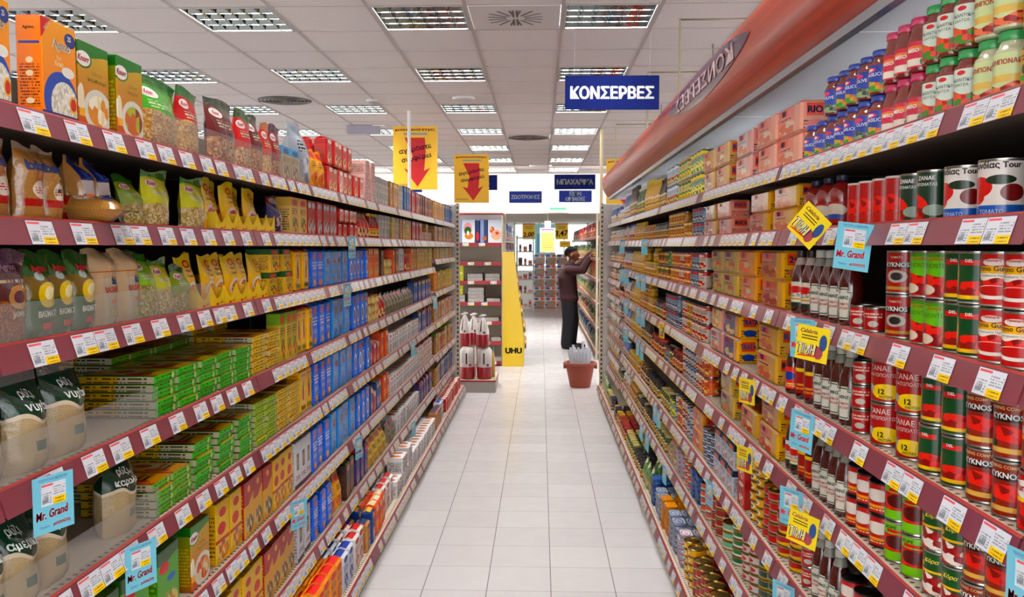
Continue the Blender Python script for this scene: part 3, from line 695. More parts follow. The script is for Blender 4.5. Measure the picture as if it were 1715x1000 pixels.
bag('babali_euro', 'rice_bag', .1, .06, .170, a, 'clear bag of brown rice with round yellow euro sticker', 'bag', texts=[('babali', 0, .125, .022, '#1c2f70', dict(bold=.05, w=.082)), ('●', -.012, .150, .030, '#eedc1c', {}), ('€1', -.012, .152, .011, '#1c2340', dict(bold=.03)), ('Ρύζι Νυχάκι', 0, .1, .008, '#b8302a', dict(w=.06))], seed=23, full=.7, crimp=.93)
a = art('babali_side', '#23306a', [('e', .5, .42, .3, .12, '#e08a28'), ('e', .5, .28, .42, .1, '#eed81c'), ('r', 0, .46, 1, .66, '#b9b2b0'), ('r', 0, 0, .16, 1, '#b08c60')], rough=.2, coat=.6, bump=.3)
bag('babali_blue', 'rice_bag', .062, .09, .172, a, 'narrow dark blue rice bag with yellow price spot', 'bag', texts=[('ba', 0, .13, .02, '#2b3f8c', dict(bold=.04)), ('0,5€', .002, .055, .012, '#1c2340', dict(bold=.03, w=.042))], seed=24, full=.7, crimp=.94)
a = art('jasmin', '#5a2c30', [('W', .45, .02, 9., ('p', 50., '#8a5a38', '#6e4426', '#a87848')), ('e', .6, .5, .3, .13, '#c8a070'), ('e', .6, .5, .16, .07, '#6a2a50'), ('w', .82, .02, 7., '#4a1f4a'), ('t', .2, .66, .9, .72, 1, '#c8b8a0')], rough=.12, coat=.9, bump=.8)
bag('jasmin', 'rice_bag', .14, .06, .168, a, 'shiny purple and brown rice bag', 'bag', texts=[('Agrino', .0, .138, .016, '#a0708a', dict(bold=.03, w=.08)), ('JASMIN', .0, .052, .013, '#d8d0c0', dict(w=.07))], seed=25, full=.55)
a = art('basmati', '#356a2a', [('r', 0, .45, 1, .72, '#7d6a26'), ('e', .55, .5, .3, .15, '#e0c84e'), ('e', .55, .52, .14, .08, '#f2ecc8'), ('r', .3, .1, .78, .17, '#c2401e'), ('e', .4, .72, .12, .05, '#b8c8c0'), ('w', .88, .03, 9., '#1d5a1e')], grad='#1f5a28', rough=.16, coat=.7, bump=.7)
bag('basmati', 'rice_bag', .118, .06, .165, a, 'green and gold basmati rice bag', 'bag', texts=[('Agrino', .0, .132, .018, '#d02028', dict(bold=.05, w=.085)), ('BASMATI', .0, .046, .012, '#e0e4dc', dict(w=.075))], seed=26, full=.55, flare=.6)
a = art('babali_tan', '#c8b498', [('r', .25, 0, 1, .62, '#c9bfae'), ('r', 0, .7, 1, .715, '#b87838'), ('r', .5, .28, .95, .33, '#d88a28'), ('t', .3, .08, .9, .22, 3, '#b8c080')], rough=.22, coat=.6, bump=.7)
bag('babali_tan', 'rice_bag', .13, .075, .168, a, 'tall clear bag of white rice with blue and red lettering', 'bag', texts=[('bali', .02, .098, .017, '#1c2f70', dict(bold=.05)), ('BASMATI', .012, .078, .013, '#c03a22', dict(bold=.03, w=.08))], seed=27, full=.82, crimp=.97)
FILM = mat('clear_film', '#c9c6c0', .12, coat=.5, alpha=.32)
def rbag(key, t1, t2, look, seed):
    a = art(key, '#c4b498', [('n', 70., .5, '#b4a488'), ('w', .5, .045, 8.5, '#dcd2c0'), ('w', .54, .05, 8.5, '#0f4634'), ('r', .38, .2, .62, .3, '#4a6a5c')], rough=.18, coat=.7, bump=.5)
    bag(key, 'rice_bag', .135, .085, .2, a, look, 'bag', texts=[(t1, -.012, .152, .021, '#eef2ea', dict(rot=-.12, bold=.015)), (t2, .0, .126, .022, '#eef2ea', dict(rot=-.08, bold=.015, w=.105))], seed=seed, full=.6, crimp=.86, film=FILM)
rbag('rice_green', 'ρύζι', 'νυχάκι', 'white rice bag with dark green top and clear crimp', 31)
rbag('rice_green2', 'ρύζι', 'αμερικής', 'white rice bag with dark green american-rice top', 32)
rbag('rice_green3', 'ρύζι', 'καρολίνα', 'white rice bag with dark green carolina-rice top', 33)
# flat boxed pasta sheets in stacks
def flat(key, look, edge, top, strip, h=.0205):
    e = art(key + '_e', edge, [('t', .1, .2, .9, .8, 1, '#2f5a20'), ('r', 0, .0, 1, .12, '#3c3a18'), ('e', .82, .5, .06, .4, '#c8c8a0')], rough=.35)
    sd = art(key + '_s', '#c9a81c', [('r', .5, 0, 1, 1, '#b9b4a0'), ('r', 0, 0, 1, .14, '#4a3a18'), ('t', .1, .2, .9, .8, 1, '#4a3a18')], rough=.35)
    tp = art(key + '_t', top, [('r', 0, 0, .16, 1, strip), ('e', .62, .6, .3, .24, '#e8e0c8'), ('e', .62, .6, .16, .13, '#c03a22'), ('e', .3, .3, .12, .18, '#c02a20'), ('t', .3, .2, .9, .4, 2, '#5a3a10')], rough=.3, coat=.2)
    carton(key, 'flat_pasta_box', .13, .19, h, e, look, 'box', sd, tp, b=.0012)
flat('flat_green', 'flat green pasta box with yellow top', '#5cb83e', '#e8c82a', '#7a1f1a')
flat('flat_lime', 'flat lime green pasta box', '#b0cc40', '#e8d040', '#3a8a2a')
flat('flat_yellow', 'flat yellow pasta box with orange edge', '#f6cc30', '#f0c428', '#c8501e')
flat('flat_orange', 'flat green pasta box with orange stripe', '#78b23a', '#f0b82c', '#c8501e')
# sachets in scalloped trays
def sachet(key, look, base, low, seed):
    a = art(key, base, [('e', .6, .27, .46, .22, '#efe9da'), ('e', .6, .26, .37, .17, low), ('e', .58, .83, .2, .075, '#c4321e'), ('e', .58, .83, .13, .045, '#e8c21c')], grad='#f4b01c', rough=.2, coat=.5, bump=.25)
    bag(key, 'soup_sachet', .1, .03, .15, a, look, 'sachet', texts=[('Maggi', .004, .105, .010, '#8a3a14', dict(shear=.3, bold=.01, w=.05)), ('Σούπα', .004, .09, .008, '#6a4a14', dict(w=.04))], seed=seed, crimp=.95, full=.5)
sachet('sachet', 'yellow and orange soup sachet standing in a tray', '#fade20', ('p', 12., '#d07a28', '#e8b060', '#b04a1a'), 41)
sachet('sachet2', 'yellow sauce sachet leaning in a tray', '#fbe024', ('p', 10., '#c8281e', '#d86a28', '#a02a14'), 42)
tm = MB(); TW = .21
def trayf(x): return .024 + .04 * (1 - abs(math.sin(PI * (x / TW + .5) * 2))) ** .8
n = 32
for k in range(n):
    x0, x1 = -TW / 2 + TW * k / n, -TW / 2 + TW * (k + 1) / n
    for y in (-.055, -.0525): tm.poly([(x0, y, 0), (x1, y, 0), (x1, y, trayf(x1)), (x0, y, trayf(x0))], 0 if y < -.054 else 1, False, [((x0 + TW / 2) / TW, 0), ((x1 + TW / 2) / TW, 0), ((x1 + TW / 2) / TW, 1), ((x0 + TW / 2) / TW, 1)])
for e in (-1, 1): tm.box(e * TW / 2 - .0012, e * TW / 2 + .0012, -.055, .055, 0, .055, 1)
tm.box(-TW / 2, TW / 2, .053, .055, 0, .09, 1); tm.box(-TW / 2, TW / 2, -.055, .055, 0, .002, 1)
kind('tray', 'display_tray', tm, [art('tray', '#fbd81a', [('e', .25, .3, .05, .16, '#c4321e'), ('e', .75, .3, .05, .16, '#c4321e'), ('t', .32, .2, .46, .38, 1, '#8a4a14'), ('t', .82, .2, .96, .38, 1, '#8a4a14')], rough=.35), mat('tray_card', '#e2ba16', .45)], (TW, .11, .06), 'yellow display tray with scalloped front', 'tray')
# pasta packets
a = art('finfin', '#f0c410', [('e', .5, .5, .13, .2, '#1c1410'), ('e', .5, .44, .09, .09, '#c4281c'), ('e', .5, .7, .08, .06, '#3a2414'), ('r', .2, .86, .8, .9, '#d89a10'), ('r', 0, .0, 1, .04, '#c89a10')], rough=.22, coat=.5, bump=.3)
brick('finfin', 'pasta_packet', .085, .06, .185, a, 'yellow pasta packet with a dark figure', 'packet', a, art('finfin_top', '#e8ba10', [('e', .5, .5, .25, .3, '#c43a1c')], rough=.25), texts=[('FinFin', 0, .026, .018, '#2f7a24', dict(bold=.05, w=.072))])
a = art('misko', '#3478dc', [('e', .5, .85, .2, .08, '#c42a2a'), ('e', .5, .15, .25, .09, ('p', 12., '#e0b838', '#d88a28', '#2a5cae')), ('t', .1, .5, .9, .72, 3, '#dfe6f0'), ('t', .15, .32, .85, .42, 2, '#a8bcd8')], rough=.2, coat=.5, bump=.3)
brick('misko', 'pasta_packet', .085, .06, .19, a, 'blue pasta packet with white lettering and red seal', 'packet', art('misko_s', '#2c66c0', [('t', .1, .1, .9, .8, 10, '#7f9cc8')], rough=.25, coat=.4))
a = art('bluebag', '#3c9ee0', [('e', .6, .7, .2, .08, '#b8302a'), ('e', .6, .73, .1, .06, '#3a2418'), ('t', .15, .42, .85, .54, 2, '#7cc0ec'), ('e', .5, .2, .3, .1, '#2c88cc')], rough=.16, coat=.7, bump=.5)
brick('bluebag', 'pasta_packet', .115, .075, .2, a, 'large light blue pasta packet', 'packet', art('bluebag_s', '#338acc', [('t', .1, .1, .9, .8, 8, '#4a6aa8')], rough=.2, coat=.5))
a = art('oval', '#2484e8', [('e', .5, .42, .3, .24, '#eef2f6'), ('e', .5, .42, .2, .17, '#2a5cae'), ('e', .5, .82, .26, .08, '#c43040'), ('t', .2, .08, .8, .14, 1, '#dfe6f0')], rough=.2, coat=.5, bump=.3)
brick('oval', 'pasta_packet', .085, .06, .19, a, 'bright blue pasta packet with white oval', 'packet', art('oval_s', '#2070cc', [('t', .1, .1, .9, .8, 10, '#7f9cc8')], rough=.25, coat=.4))
a = art('maggibox', '#e6c83a', [('e', .5, .82, .26, .075, '#c02a20'), ('e', .42, .56, .3, .1, '#c8382a'), ('w', .46, .05, 9., '#e6c83a') if False else ('e', .5, .18, .42, .16, ('p', 11., '#d89a40', '#e8d090', '#a86a28')), ('r', .0, .34, 1, .4, '#b8402c')], rough=.3, coat=.2)
carton('maggibox', 'puree_carton', .1, .05, .185, a, 'yellow carton with red seal and food picture', 'carton', art('maggibox_s', '#d8b42c', [('t', .1, .1, .9, .8, 10, '#8a6a1c')]))
a = art('maggired', '#d8b02c', [('r', 0, .58, 1, 1, '#a8282a'), ('d', .35, -1., -.42, '#d8b02c'), ('e', .5, .86, .14, .06, '#e8b838'), ('e', .5, .22, .42, .17, ('p', 9., '#5a4a38', '#d8c8a0', '#8a6a4a'))], rough=.3, coat=.2)
carton('maggired', 'puree_carton', .1, .05, .185, a, 'yellow carton with a dark red top', 'carton', art('maggired_s', '#98262a', [('t', .1, .1, .9, .8, 10, '#d89a6a')]))
soup('soupC', 'green and yellow soup carton with a carrot bowl', ('p', 8., '#d8a868', '#e8dcc0', '#c8682a'), 'Σούπα', 'Λαχανικών')
a = art('soupD', '#6aa030', [('w', .82, -.03, 5., '#1f5a20'), ('e', .5, .2, .42, .18, ('p', 9., '#d8c890', '#c8882a', '#7aa040')), ('e', .3, .74, .22, .08, '#c8322a'), ('e', .62, .55, .2, .05, '#3a78b8')], rough=.3, coat=.2)
carton('soupD', 'soup_carton', .13, .05, .185, a, 'green soup carton with a blue spot', 'carton', art('soupD_s', '#4a7a28', [('t', .1, .1, .9, .8, 10, '#8aa848')]))
a = art('whitepasta', '#dfe0e4', [('r', .3, .4, .7, .75, '#28324a'), ('e', .5, .55, .1, .14, '#c8a878'), ('t', .1, .2, .9, .3, 2, '#8a2a2a'), ('r', 0, 0, 1, .1, '#5a3a4a')], rough=.3)
carton('whitepasta', 'pasta_carton', .085, .06, .185, a, 'white carton with a dark window', 'carton', art('whitepasta_s', '#cfd0d6', [('t', .1, .1, .9, .8, 10, '#8a8a94')]))
# the rest of the pasta side, further along
P1 = ('#d8a040', '#e8d8a8', '#a85a28'); P2 = ('#c8281e', '#f0d8b0', '#8a3a1c'); P3 = ('#4a8a34', '#e0d8a0', '#c85a28'); P4 = ('#8a8a90', '#d8d8d8', '#5a5a68')
G('redpack', 'coffee_pack', 'brick', (.092, .06, .125), '#c8201e', '#b01818', '#e8e0d8', P2, 'glossy red pack', 'packet', coat=.5)
G('redsmall', 'sweets_pack', 'brick', (.085, .06, .07), '#c8201e', '#a81818', '#e8e0d8', P2, 'small glossy red pack', 'packet', coat=.5)
G('redcarton', 'cake_mix_carton', 'carton', (.06, .1, .17), '#b81f24', '#98181e', '#d8e4f0', ('#a8c8e0', '#e8e0d0', '#7a1418'), 'red carton with pale blue window', 'carton')
G('pinkcarton', 'dessert_carton', 'carton', (.11, .09, .075), '#d0aea8', '#d8bcb4', '#b89088', ('#c8a098', '#e0ccc4', '#b8888a'), 'pale pink carton', 'carton')
G('greycarton', 'baking_carton', 'carton', (.06, .1, .165), '#c2beb8', '#b2ada8', '#8a8a98', P4, 'pale grey carton', 'carton')
G('tancarton', 'baking_carton', 'carton', (.055, .1, .17), '#c09a6a', '#a8804e', '#e8d8a8', P1, 'tan carton with food picture', 'carton')
G('marooncarton', 'cake_mix_carton', 'carton', (.055, .1, .17), '#7a2a2a', '#5a1c20', '#c89a5a', ('#b87a4a', '#5a2018', '#d8b080'), 'maroon cake mix carton', 'carton')
G('browncarton', 'cake_mix_carton', 'carton', (.055, .1, .16), '#9a6a3a', '#7a4a28', '#e0c890', P1, 'brown cake mix carton', 'carton')
G('bluecarton', 'baking_carton', 'carton', (.06, .1, .18), '#3f6a9a', '#28507e', '#d8d0b0', ('#c8b890', '#7a98b8', '#2a4a70'), 'blue baking carton', 'carton')
G('orangecarton', 'biscuit_carton', 'carton', (.05, .1, .185), '#dd8a34', '#c87424', '#f0d8a8', P1, 'tall orange carton', 'carton')
G('whitecarton', 'sugar_box', 'carton', (.085, .1, .12), '#e4e2e0', '#f2f2f2', '#c8804a', ('#d8d8dc', '#c8a08a', '#8aa0b8'), 'white sugar box', 'box')
G('whitebrick', 'flour_bag', 'brick', (.095, .065, .17), '#e2ddd6', '#eeece8', '#c03a3a', ('#c8b8a8', '#e8e0d8', '#b05a4a'), 'white paper flour bag', 'bag', txt='#b84040')
G('bluewhite', 'flour_bag', 'brick', (.095, .065, .17), '#d0d6e0', '#e2e6ea', '#2a4a9a', ('#4a6ab0', '#d8dce4', '#2a3a70'), 'white and blue flour bag', 'bag', txt='#2a3a80')
G('yellowbrick', 'flour_bag', 'brick', (.1, .07, .18), '#e8a818', '#e0a010', '#d83a1c', ('#e8c040', '#d88a18', '#b85a14'), 'yellow paper flour bag', 'bag')
G('orangebrick', 'flour_bag', 'brick', (.09, .065, .17), '#e87818', '#e06c10', '#f0e0c0', ('#e8a048', '#d86010', '#f0c890'), 'orange paper flour bag', 'bag')
G('tanbrick', 'flour_bag', 'brick', (.09, .065, .15), '#c89a6a', '#b88a5a', '#3a4a7a', ('#e0c8a0', '#a87a48', '#5a6a8a'), 'tan paper flour bag', 'bag')
G('bluebrick', 'flour_bag', 'brick', (.08, .06, .17), '#2a5e9c', '#1f4a80', '#f0c030', ('#d8d8e0', '#2a5aa8', '#e8b030'), 'blue paper flour bag', 'bag')
G('purplepack', 'noodle_packet', 'brick', (.08, .06, .18), '#4a3a7a', '#3a2a5e', '#d83a3a', ('#8a6aa8', '#c8a868', '#3a2a5e'), 'purple pasta packet', 'packet')
G('darkpack', 'noodle_packet', 'brick', (.1, .065, .19), '#4a2c20', '#38201a', '#b8905a', ('#7a4a2c', '#a87848', '#2c1810'), 'dark brown pasta packet', 'packet')
G('noodles', 'pasta_nest_bag', 'bag', (.14, .08, .15), '#d8c078', '#c8a850', '#c03a2a', ('#e8d8a0', '#c8a858', '#b8943c'), 'clear bag of pasta nests', 'bag', coat=.5)
G('clearbag', 'baking_goods_bag', 'bag', (.11, .06, .13), '#9a9484', '#7a8a90', '#c03a2a', ('#c8c0a8', '#8a8470', '#5a5a48'), 'clear bag of baking goods', 'bag', coat=.5)
G('yellowbag', 'pasta_bag', 'bag', (.11, .06, .17), '#e8b81c', '#d8a010', '#c8321c', ('#e8d060', '#d89020', '#c86018'), 'yellow pasta bag', 'bag', coat=.5)
G('silverbag', 'pudding_bag', 'bag', (.17, .12, .26), '#b9bec4', '#a8b0b8', '#8a96a4', ('#c8ccd0', '#98a2ac', '#d8dce0'), 'big silver bag', 'bag', coat=.6, rough=.15)
G('bluetop', 'mixed_beans_box', 'carton', (.14, .07, .13), '#c8b89c', '#7fb4d0', '#3a78a8', ('#a89878', '#d8ccb4', '#786850'), 'beige box with light blue top', 'box')
G('shiny', 'bread_bag', 'bag', (.12, .07, .14), '#3a3a6a', '#8a2a22', '#d8d8d8', ('#a83228', '#28306a', '#c8b8a8'), 'shiny blue and red bag', 'bag', coat=.9, rough=.1)
G('creamcarton', 'rusk_carton', 'carton', (.1, .07, .2), '#dfc48a', '#d2b070', '#b83a2a', ('#c85a2a', '#e0c890', '#4a8a34'), 'tall cream carton with vegetables', 'carton')
G('greenblock', 'stock_cube_carton', 'carton', (.1, .09, .095), '#d8b830', '#1f5a2a', '#c83a22', PIC_F, 'green and yellow stock cube carton', 'carton')
G('vegcarton', 'vegetable_pasta_carton', 'carton', (.1, .05, .18), '#c8b468', '#8aa848', '#d8602a', PIC_F, 'tall carton with vegetable stripes', 'carton')
G('creamroll', 'biscuit_roll', 'brick', (.09, .06, .05), '#ead9a0', '#d8c078', '#c83a2a', ('#e8d8a0', '#d0b060', '#f0e8c8'), 'cream biscuit roll pack', 'packet')
G('smalljar', 'spice_jar', 'jar', (.055, .055, .1), '#c8ccd0', '#b83a2a', '#e8c040', P1, 'small jar with red lid', 'jar', lid=mat('lid_red', '#a8281e', .35), body=mat('jar_brown', '#6a4426', .1, coat=.6))
G('redbag', 'sugar_sweets_bag', 'bag', (.1, .06, .14), '#c83028', '#b02420', '#f0e0d0', P2, 'red sweets bag', 'bag', coat=.6)
G('yellowbottle', 'syrup_bottle', 'bottle', (.06, .06, .15), '#e8c430', '#c83020', '#b82a1c', P1, 'syrup bottle with a yellow label', 'bottle', body=mat('syrup_red', '#8a1c18', .1, coat=.6), lid=mat('cap_yellow', '#e8c430', .4))
# --- tin side
TOM = ('p', 7., '#c4241a', '#8e1712', '#d84a2c')
def lb(key, base, L, grad=None): return art(key, base, L, grad, rough=.3, coat=.25)
can('primo', 'tomato_can', .035, .099, lb('primo', '#b81c1c', [('r', 0, .62, 1, .76, '#e6bc28'), ('r', 0, .44, 1, .62, '#ece6dc'), ('W', .5, .03, 14., TOM), ('e', .5, .24, .42, .14, '#efeae2'), ('e', .5, .27, .33, .1, '#b8241a'), ('r', 0, 0, 1, .09, '#c02020'), ('e', .5, .84, .2, .07, '#e8e0d8')]), 'red tomato can with a white bowl', 'can',
    texts=[('Primo Gusto', 0, .0685, .009, '#2c1a10', dict(w=.066, bold=.01)), ('Pummarò', 0, .083, .005, '#b01c1c', dict(w=.03)), ('Ψιλοκομμένα Τομάτα', 0, .056, .0045, '#5a4a44', dict(w=.06, bold=0))])
can('pummaro', 'tomato_can', .035, .099, lb('pummaro', '#b81f1a', [('e', .5, .74, .44, .17, '#ece8e2'), ('r', 0, .5, 1, .58, '#f0cc1c'), ('W', .46, .03, 9., TOM)]), 'red tomato can with white oval', 'can', texts=[('Pummarò', 0, .073, .012, '#b01c1c', dict(w=.07, bold=.03))])
can('lime', 'tomato_can', .035, .099, lb('limecan', '#7cb52a', [('W', .5, .04, 8., TOM), ('e', .3, .16, .2, .12, '#e0d4c4'), ('r', 0, .92, 1, 1, '#5a9020'), ('r', .8, .05, .98, .28, '#e6e2dc')]), 'lime green and red tomato can', 'can', texts=[('ΠΟΜΟΝΤΟΡΟ', 0, .068, .009, '#3c5a18', dict(w=.07, bold=0)), ('Ζαναέ', 0, .083, .008, '#b8241c', dict(bold=.02))])
can('green', 'tomato_can', .034, .104, lb('greencan', '#14502e', [('e', .55, .26, .34, .17, TOM), ('r', 0, .05, 1, .13, '#e8c61c'), ('r', .3, .76, .7, .87, '#c83a3a'), ('e', .2, .5, .07, .3, '#c8b878')]), 'dark green tomato can', 'can', texts=[('DEL', 0, .085, .006, '#f0e8e0', {})])
can('greenred', 'tomato_can', .034, .104, lb('greenredcan', '#173f2a', [('r', .0, .78, 1, .9, '#b8242a'), ('d', 1.0, 1.2, 1.25, '#173f2a'), ('e', .2, .25, .35, .3, TOM), ('e', .66, .2, .22, .12, '#9aa89c')]), 'dark green can with red band', 'can', texts=[('ΖΑΝΑΕ', 0, .0875, .008, '#f0e8e0', dict(bold=.03, w=.05)), ('ΝΤΟΜΑΤΑΣ', 0, .075, .006, '#e0e4dc', dict(w=.055))])
can('tour', 'tomato_can', .0395, .102, lb('tourcan', '#e6e0da', [('e', .3, .53, .22, .2, '#c4241c'), ('e', .24, .33, .16, .13, '#b81f18'), ('e', .78, .42, .16, .16, '#7a1620'), ('e', .62, .66, .2, .09, '#1d3a22'), ('r', 0, .02, 1, .19, '#2a6ab0')]), 'white can with red tomatoes and blue band', 'can',
    texts=[('κουνδίας Tour', 0, .09, .013, '#17130f', dict(w=.105, bold=.03)), ('ΤΟΜΑΤΟ', .0, .012, .007, '#dfe6ee', dict(w=.05, bold=0))])
can('kyknos', 'tomato_can', .039, .096, lb('kyknoscan', '#9c1420', [('r', .14, .6, .82, .76, '#2a0d10'), ('e', .5, .4, .2, .16, '#b8b2a8'), ('e', .5, .4, .12, .1, '#3a3030'), ('r', .1, .06, .9, .14, '#b89a5a')]), 'dark red tomato can with a white swan medal', 'can', texts=[('KYKNOS', 0, .065, .010, '#e8e2dc', dict(w=.065, bold=.03)), ('TOMATO', 0, .081, .005, '#d8b8a8', dict(w=.05))])
can('kyknos2', 'tomato_can', .035, .104, lb('kyknos2can', '#8a3a20', [('r', .1, .68, .9, .82, '#1a0d0c'), ('e', .55, .44, .42, .16, TOM), ('W', .3, .02, 6., '#8e3a1c'), ('r', .1, .08, .86, .18, '#d8b878'), ('e', .25, .25, .12, .08, '#2a2424')], grad='#7a1a16'), 'brown-orange tomato can with black name band', 'can', texts=[('KYKNOS', 0, .078, .010, '#f0ece6', dict(w=.066, bold=.04)), ('CANNING COMPANY', 0, .093, .006, '#e8b878', dict(w=.08, bold=.02))])
can('zanae', 'tomato_can', .040, .1, lb('zanaecan', '#a3161c', [('e', .62, .25, .3, .2, '#e8d022'), ('e', .28, .32, .1, .1, '#b8b8b0')]), 'red can with a round yellow offer spot', 'can', texts=[('ΖΑΝΑΕ', 0, .082, .012, '#eadfd6', dict(w=.06, bold=.0)), ('ΤΟΜΑΤΟΠΟΛΤΟΣ', 0, .066, .008, '#eadfd6', dict(w=.085, bold=0)), ('12', .006, .028, .012, '#1c1410', dict(bold=.04)), ('ΑΝΩΤΕΡΑ', .015, .016, .0065, '#1c1410', dict(w=.03, bold=.01))])
can('smallred', 'tomato_paste_can', .027, .058, lb('smallredcan', '#aa181c', [('e', .6, .3, .15, .15, '#c8c4ba'), ('t', .15, .55, .85, .85, 2, '#e0c8bc')]), 'small red tomato paste can', 'can')
can('blacklid', 'tomato_paste_can', .033, .075, lb('blacklidcan', '#b01b1b', [('e', .5, .62, .33, .22, '#e4ddd4'), ('r', .1, .18, .9, .28, '#e0a82a'), ('t', .2, .05, .8, .14, 1, '#e8d8b0')]), 'red tomato paste can with a dark lid', 'can', metal=mat('black_lacquer_lid', '#1c1a18', .3, .6))
can('kore', 'tomato_can', .033, .1, lb('korecan', '#8cc02c', [('r', 0, .25, 1, .72, TOM), ('e', .6, .5, .25, .18, '#5a1410'), ('r', .4, .75, .8, .84, '#b8242a')]), 'lime green can with a red bowl band', 'can', texts=[('ΚΟΡΕ', 0, .086, .008, '#1d3a14', dict(bold=.03))])
can('kopa', 'tomato_can', .036, .1, lb('kopacan', '#1c5a30', [('W', .5, .05, 7., ('p', 8., '#b0201c', '#efe6dc', '#8e1712')), ('r', 0, .52, 1, .58, '#e8c61c'), ('e', .2, .7, .12, .1, '#d8b868')]), 'green and white can with cherry tomatoes', 'can', texts=[('Κόρα', 0, .078, .012, '#e8d44a', dict(shear=.3, bold=.02))])
can('paperpot', 'tomato_pulp_pot', .027, .107, lb('paperpot', '#a8281e', [('d', 1.6, -1., .55, '#c85a38'), ('e', .5, .45, .3, .2, TOM), ('r', 0, 0, 1, .24, '#b83e20')]), 'red tomato pulp tub with white rim', 'can', metal=mat('white_rim', '#d8d0c6', .4))
KET = mat('ketchup_brown', '#4a0d0a', .12, coat=.8); KET2 = mat('ketchup_red', '#8a1710', .15, coat=.7); SAUCE = mat('jar_tomato_sauce', '#7a2414', .1, coat=.9); GREENS = mat('jar_pale_sauce', '#c8c8a0', .1, coat=.9); PEST = mat('jar_pesto', '#6a6a2a', .12, coat=.8)
WLAB = mat('white_label', '#dcd8c8', .5)
bottle('heinz', 'ketchup_bottle', .029, .193, KET, mat('cap_white', '#c8c8c0', .4), WLAB, 'dark ketchup bottle with white keystone label', 'bottle', neck=mat('neck_label', '#8a8a7c', .4))
bottle('hot', 'ketchup_bottle', .029, .185, KET, mat('cap_dark', '#2a1a18', .4), art('hotlab', '#9c1c14', [('r', 0, .86, 1, 1, '#e0c81c'), ('r', 0, 0, .18, .8, '#e8e4d8'), ('t', .3, .1, .9, .4, 2, '#d8a060')], rough=.3), 'ketchup bottle with red label and yellow band', 'bottle', keystone=False, neck=mat('neck_label2', '#3a2420', .4))
bottle('whitelab', 'ketchup_bottle', .028, .19, KET, mat('cap_dark', '#2a1a18', .4), art('whitelab', '#dedacb', [('r', 0, .0, 1, .2, '#16321f'), ('r', 0, .3, 1, .36, '#c8a028'), ('e', .5, .7, .3, .14, '#c03a2a'), ('t', .2, .4, .9, .56, 3, '#3a3a30')], rough=.35), 'ketchup bottle with broad white label', 'bottle', keystone=False, neck=mat('neck_label3', '#b8a89a', .4))
bottle('squeeze', 'ketchup_bottle', .036, .165, KET2, mat('cap_navy', '#1a1f3a', .4), art('squeezelab', '#a01c14', [('e', .5, .6, .3, .3, '#d8cfc0'), ('e', .5, .3, .25, .12, '#3a5a9a')], rough=.3), 'big red squeezy ketchup bottle', 'bottle', keystone=False, squeeze=True)
bottle('orangelab', 'ketchup_bottle', .024, .165, KET, mat('cap_dark', '#2a1a18', .4), art('orangelab', '#d8541c', [('e', .5, .6, .28, .2, '#2a4a9a'), ('t', .2, .1, .8, .3, 2, '#f0d8a0')], rough=.3), 'slim ketchup bottle with orange label', 'bottle', keystone=False)
LG = mat('lid_green', '#2a9a4a', .3, coat=.4); LP = mat('lid_pink', '#c8285a', .3, coat=.4); LB = mat('lid_blue', '#1f3a9a', .3, coat=.4); LD = mat('lid_dark', '#1c2024', .3, coat=.4)
jar('carb', 'sauce_jar', .031, .112, GREENS, art('carb', '#cfd8b0', [('W', .24, .06, 11., ('p', 9., '#a83a2a', '#d88a6a', '#8a2a1c')), ('r', .08, .3, .9, .48, '#d8c080')], rough=.25, coat=.3), LG, 'pale sauce jar with green lid and bacon label', 'jar', texts=[('ΚΑΡΜΠΟΝΑΡΑ', 0, .06, .0085, '#b02a20', dict(w=.07, bold=.02))], lab_z=(.06, .68))
jar('white', 'sauce_jar', .027, .114, SAUCE, art('whitejar', '#d6ddd2', [('W', .42, .07, 8., ('p', 8., '#b8382a', '#5a8a3c', '#d86a4a')), ('e', .5, .9, .1, .06, '#c03040')], rough=.25, coat=.3), LG, 'red sauce jar with green lid and white label', 'jar', texts=[('ΠΙΚΑΝΤΙΚΗ', 0, .058, .006, '#3a4a44', dict(w=.05, bold=0)), ('ΣΑΛΤΣΑ', 0, .049, .005, '#3a4a44', dict(w=.04, bold=0))], lab_z=(.06, .7))
jar('pink', 'sauce_jar', .027, .112, SAUCE, art('pinkjar', '#c22a56', [('r', 0, .06, 1, .34, '#e4dcd0'), ('e', .5, .72, .3, .12, '#d88a3a'), ('e', .8, .2, .16, .2, '#3a7a34')], rough=.25, coat=.3), LP, 'sauce jar with pink lid and pink label', 'jar', texts=[('MISO', -.002, .043, .008, '#f0e6e0', dict(w=.03, bold=.04, shear=.2))], lab_z=(.08, .56), waist=.78)
jar('blue', 'sauce_jar', .030, .102, SAUCE, art('bluejar', '#22459a', [('W', .36, .06, 6., ('p', 8., '#d8782a', '#4a9a3a', '#c8a84a')), ('e', .3, .84, .24, .1, '#c84a6a'), ('e', .3, .84, .17, .06, '#ead8d8')], rough=.25, coat=.3), LB, 'sauce jar with blue lid and blue label', 'jar', texts=[('BASILICO', 0, .045, .008, '#e6eaf2', dict(w=.05, bold=.01))], lab_z=(.06, .66))
jar('olive', 'sauce_jar', .030, .102, SAUCE, art('olivejar', '#22459a', [('W', .36, .05, 6., ('p', 8., '#6a7a5a', '#98a888', '#3a4a3a')), ('e', .3, .84, .24, .1, '#c84a6a')], rough=.25, coat=.3), LB, 'sauce jar with blue lid and olive label', 'jar', texts=[('OLIVE', 0, .045, .008, '#e6eaf2', dict(w=.04, bold=.01))], lab_z=(.06, .66))
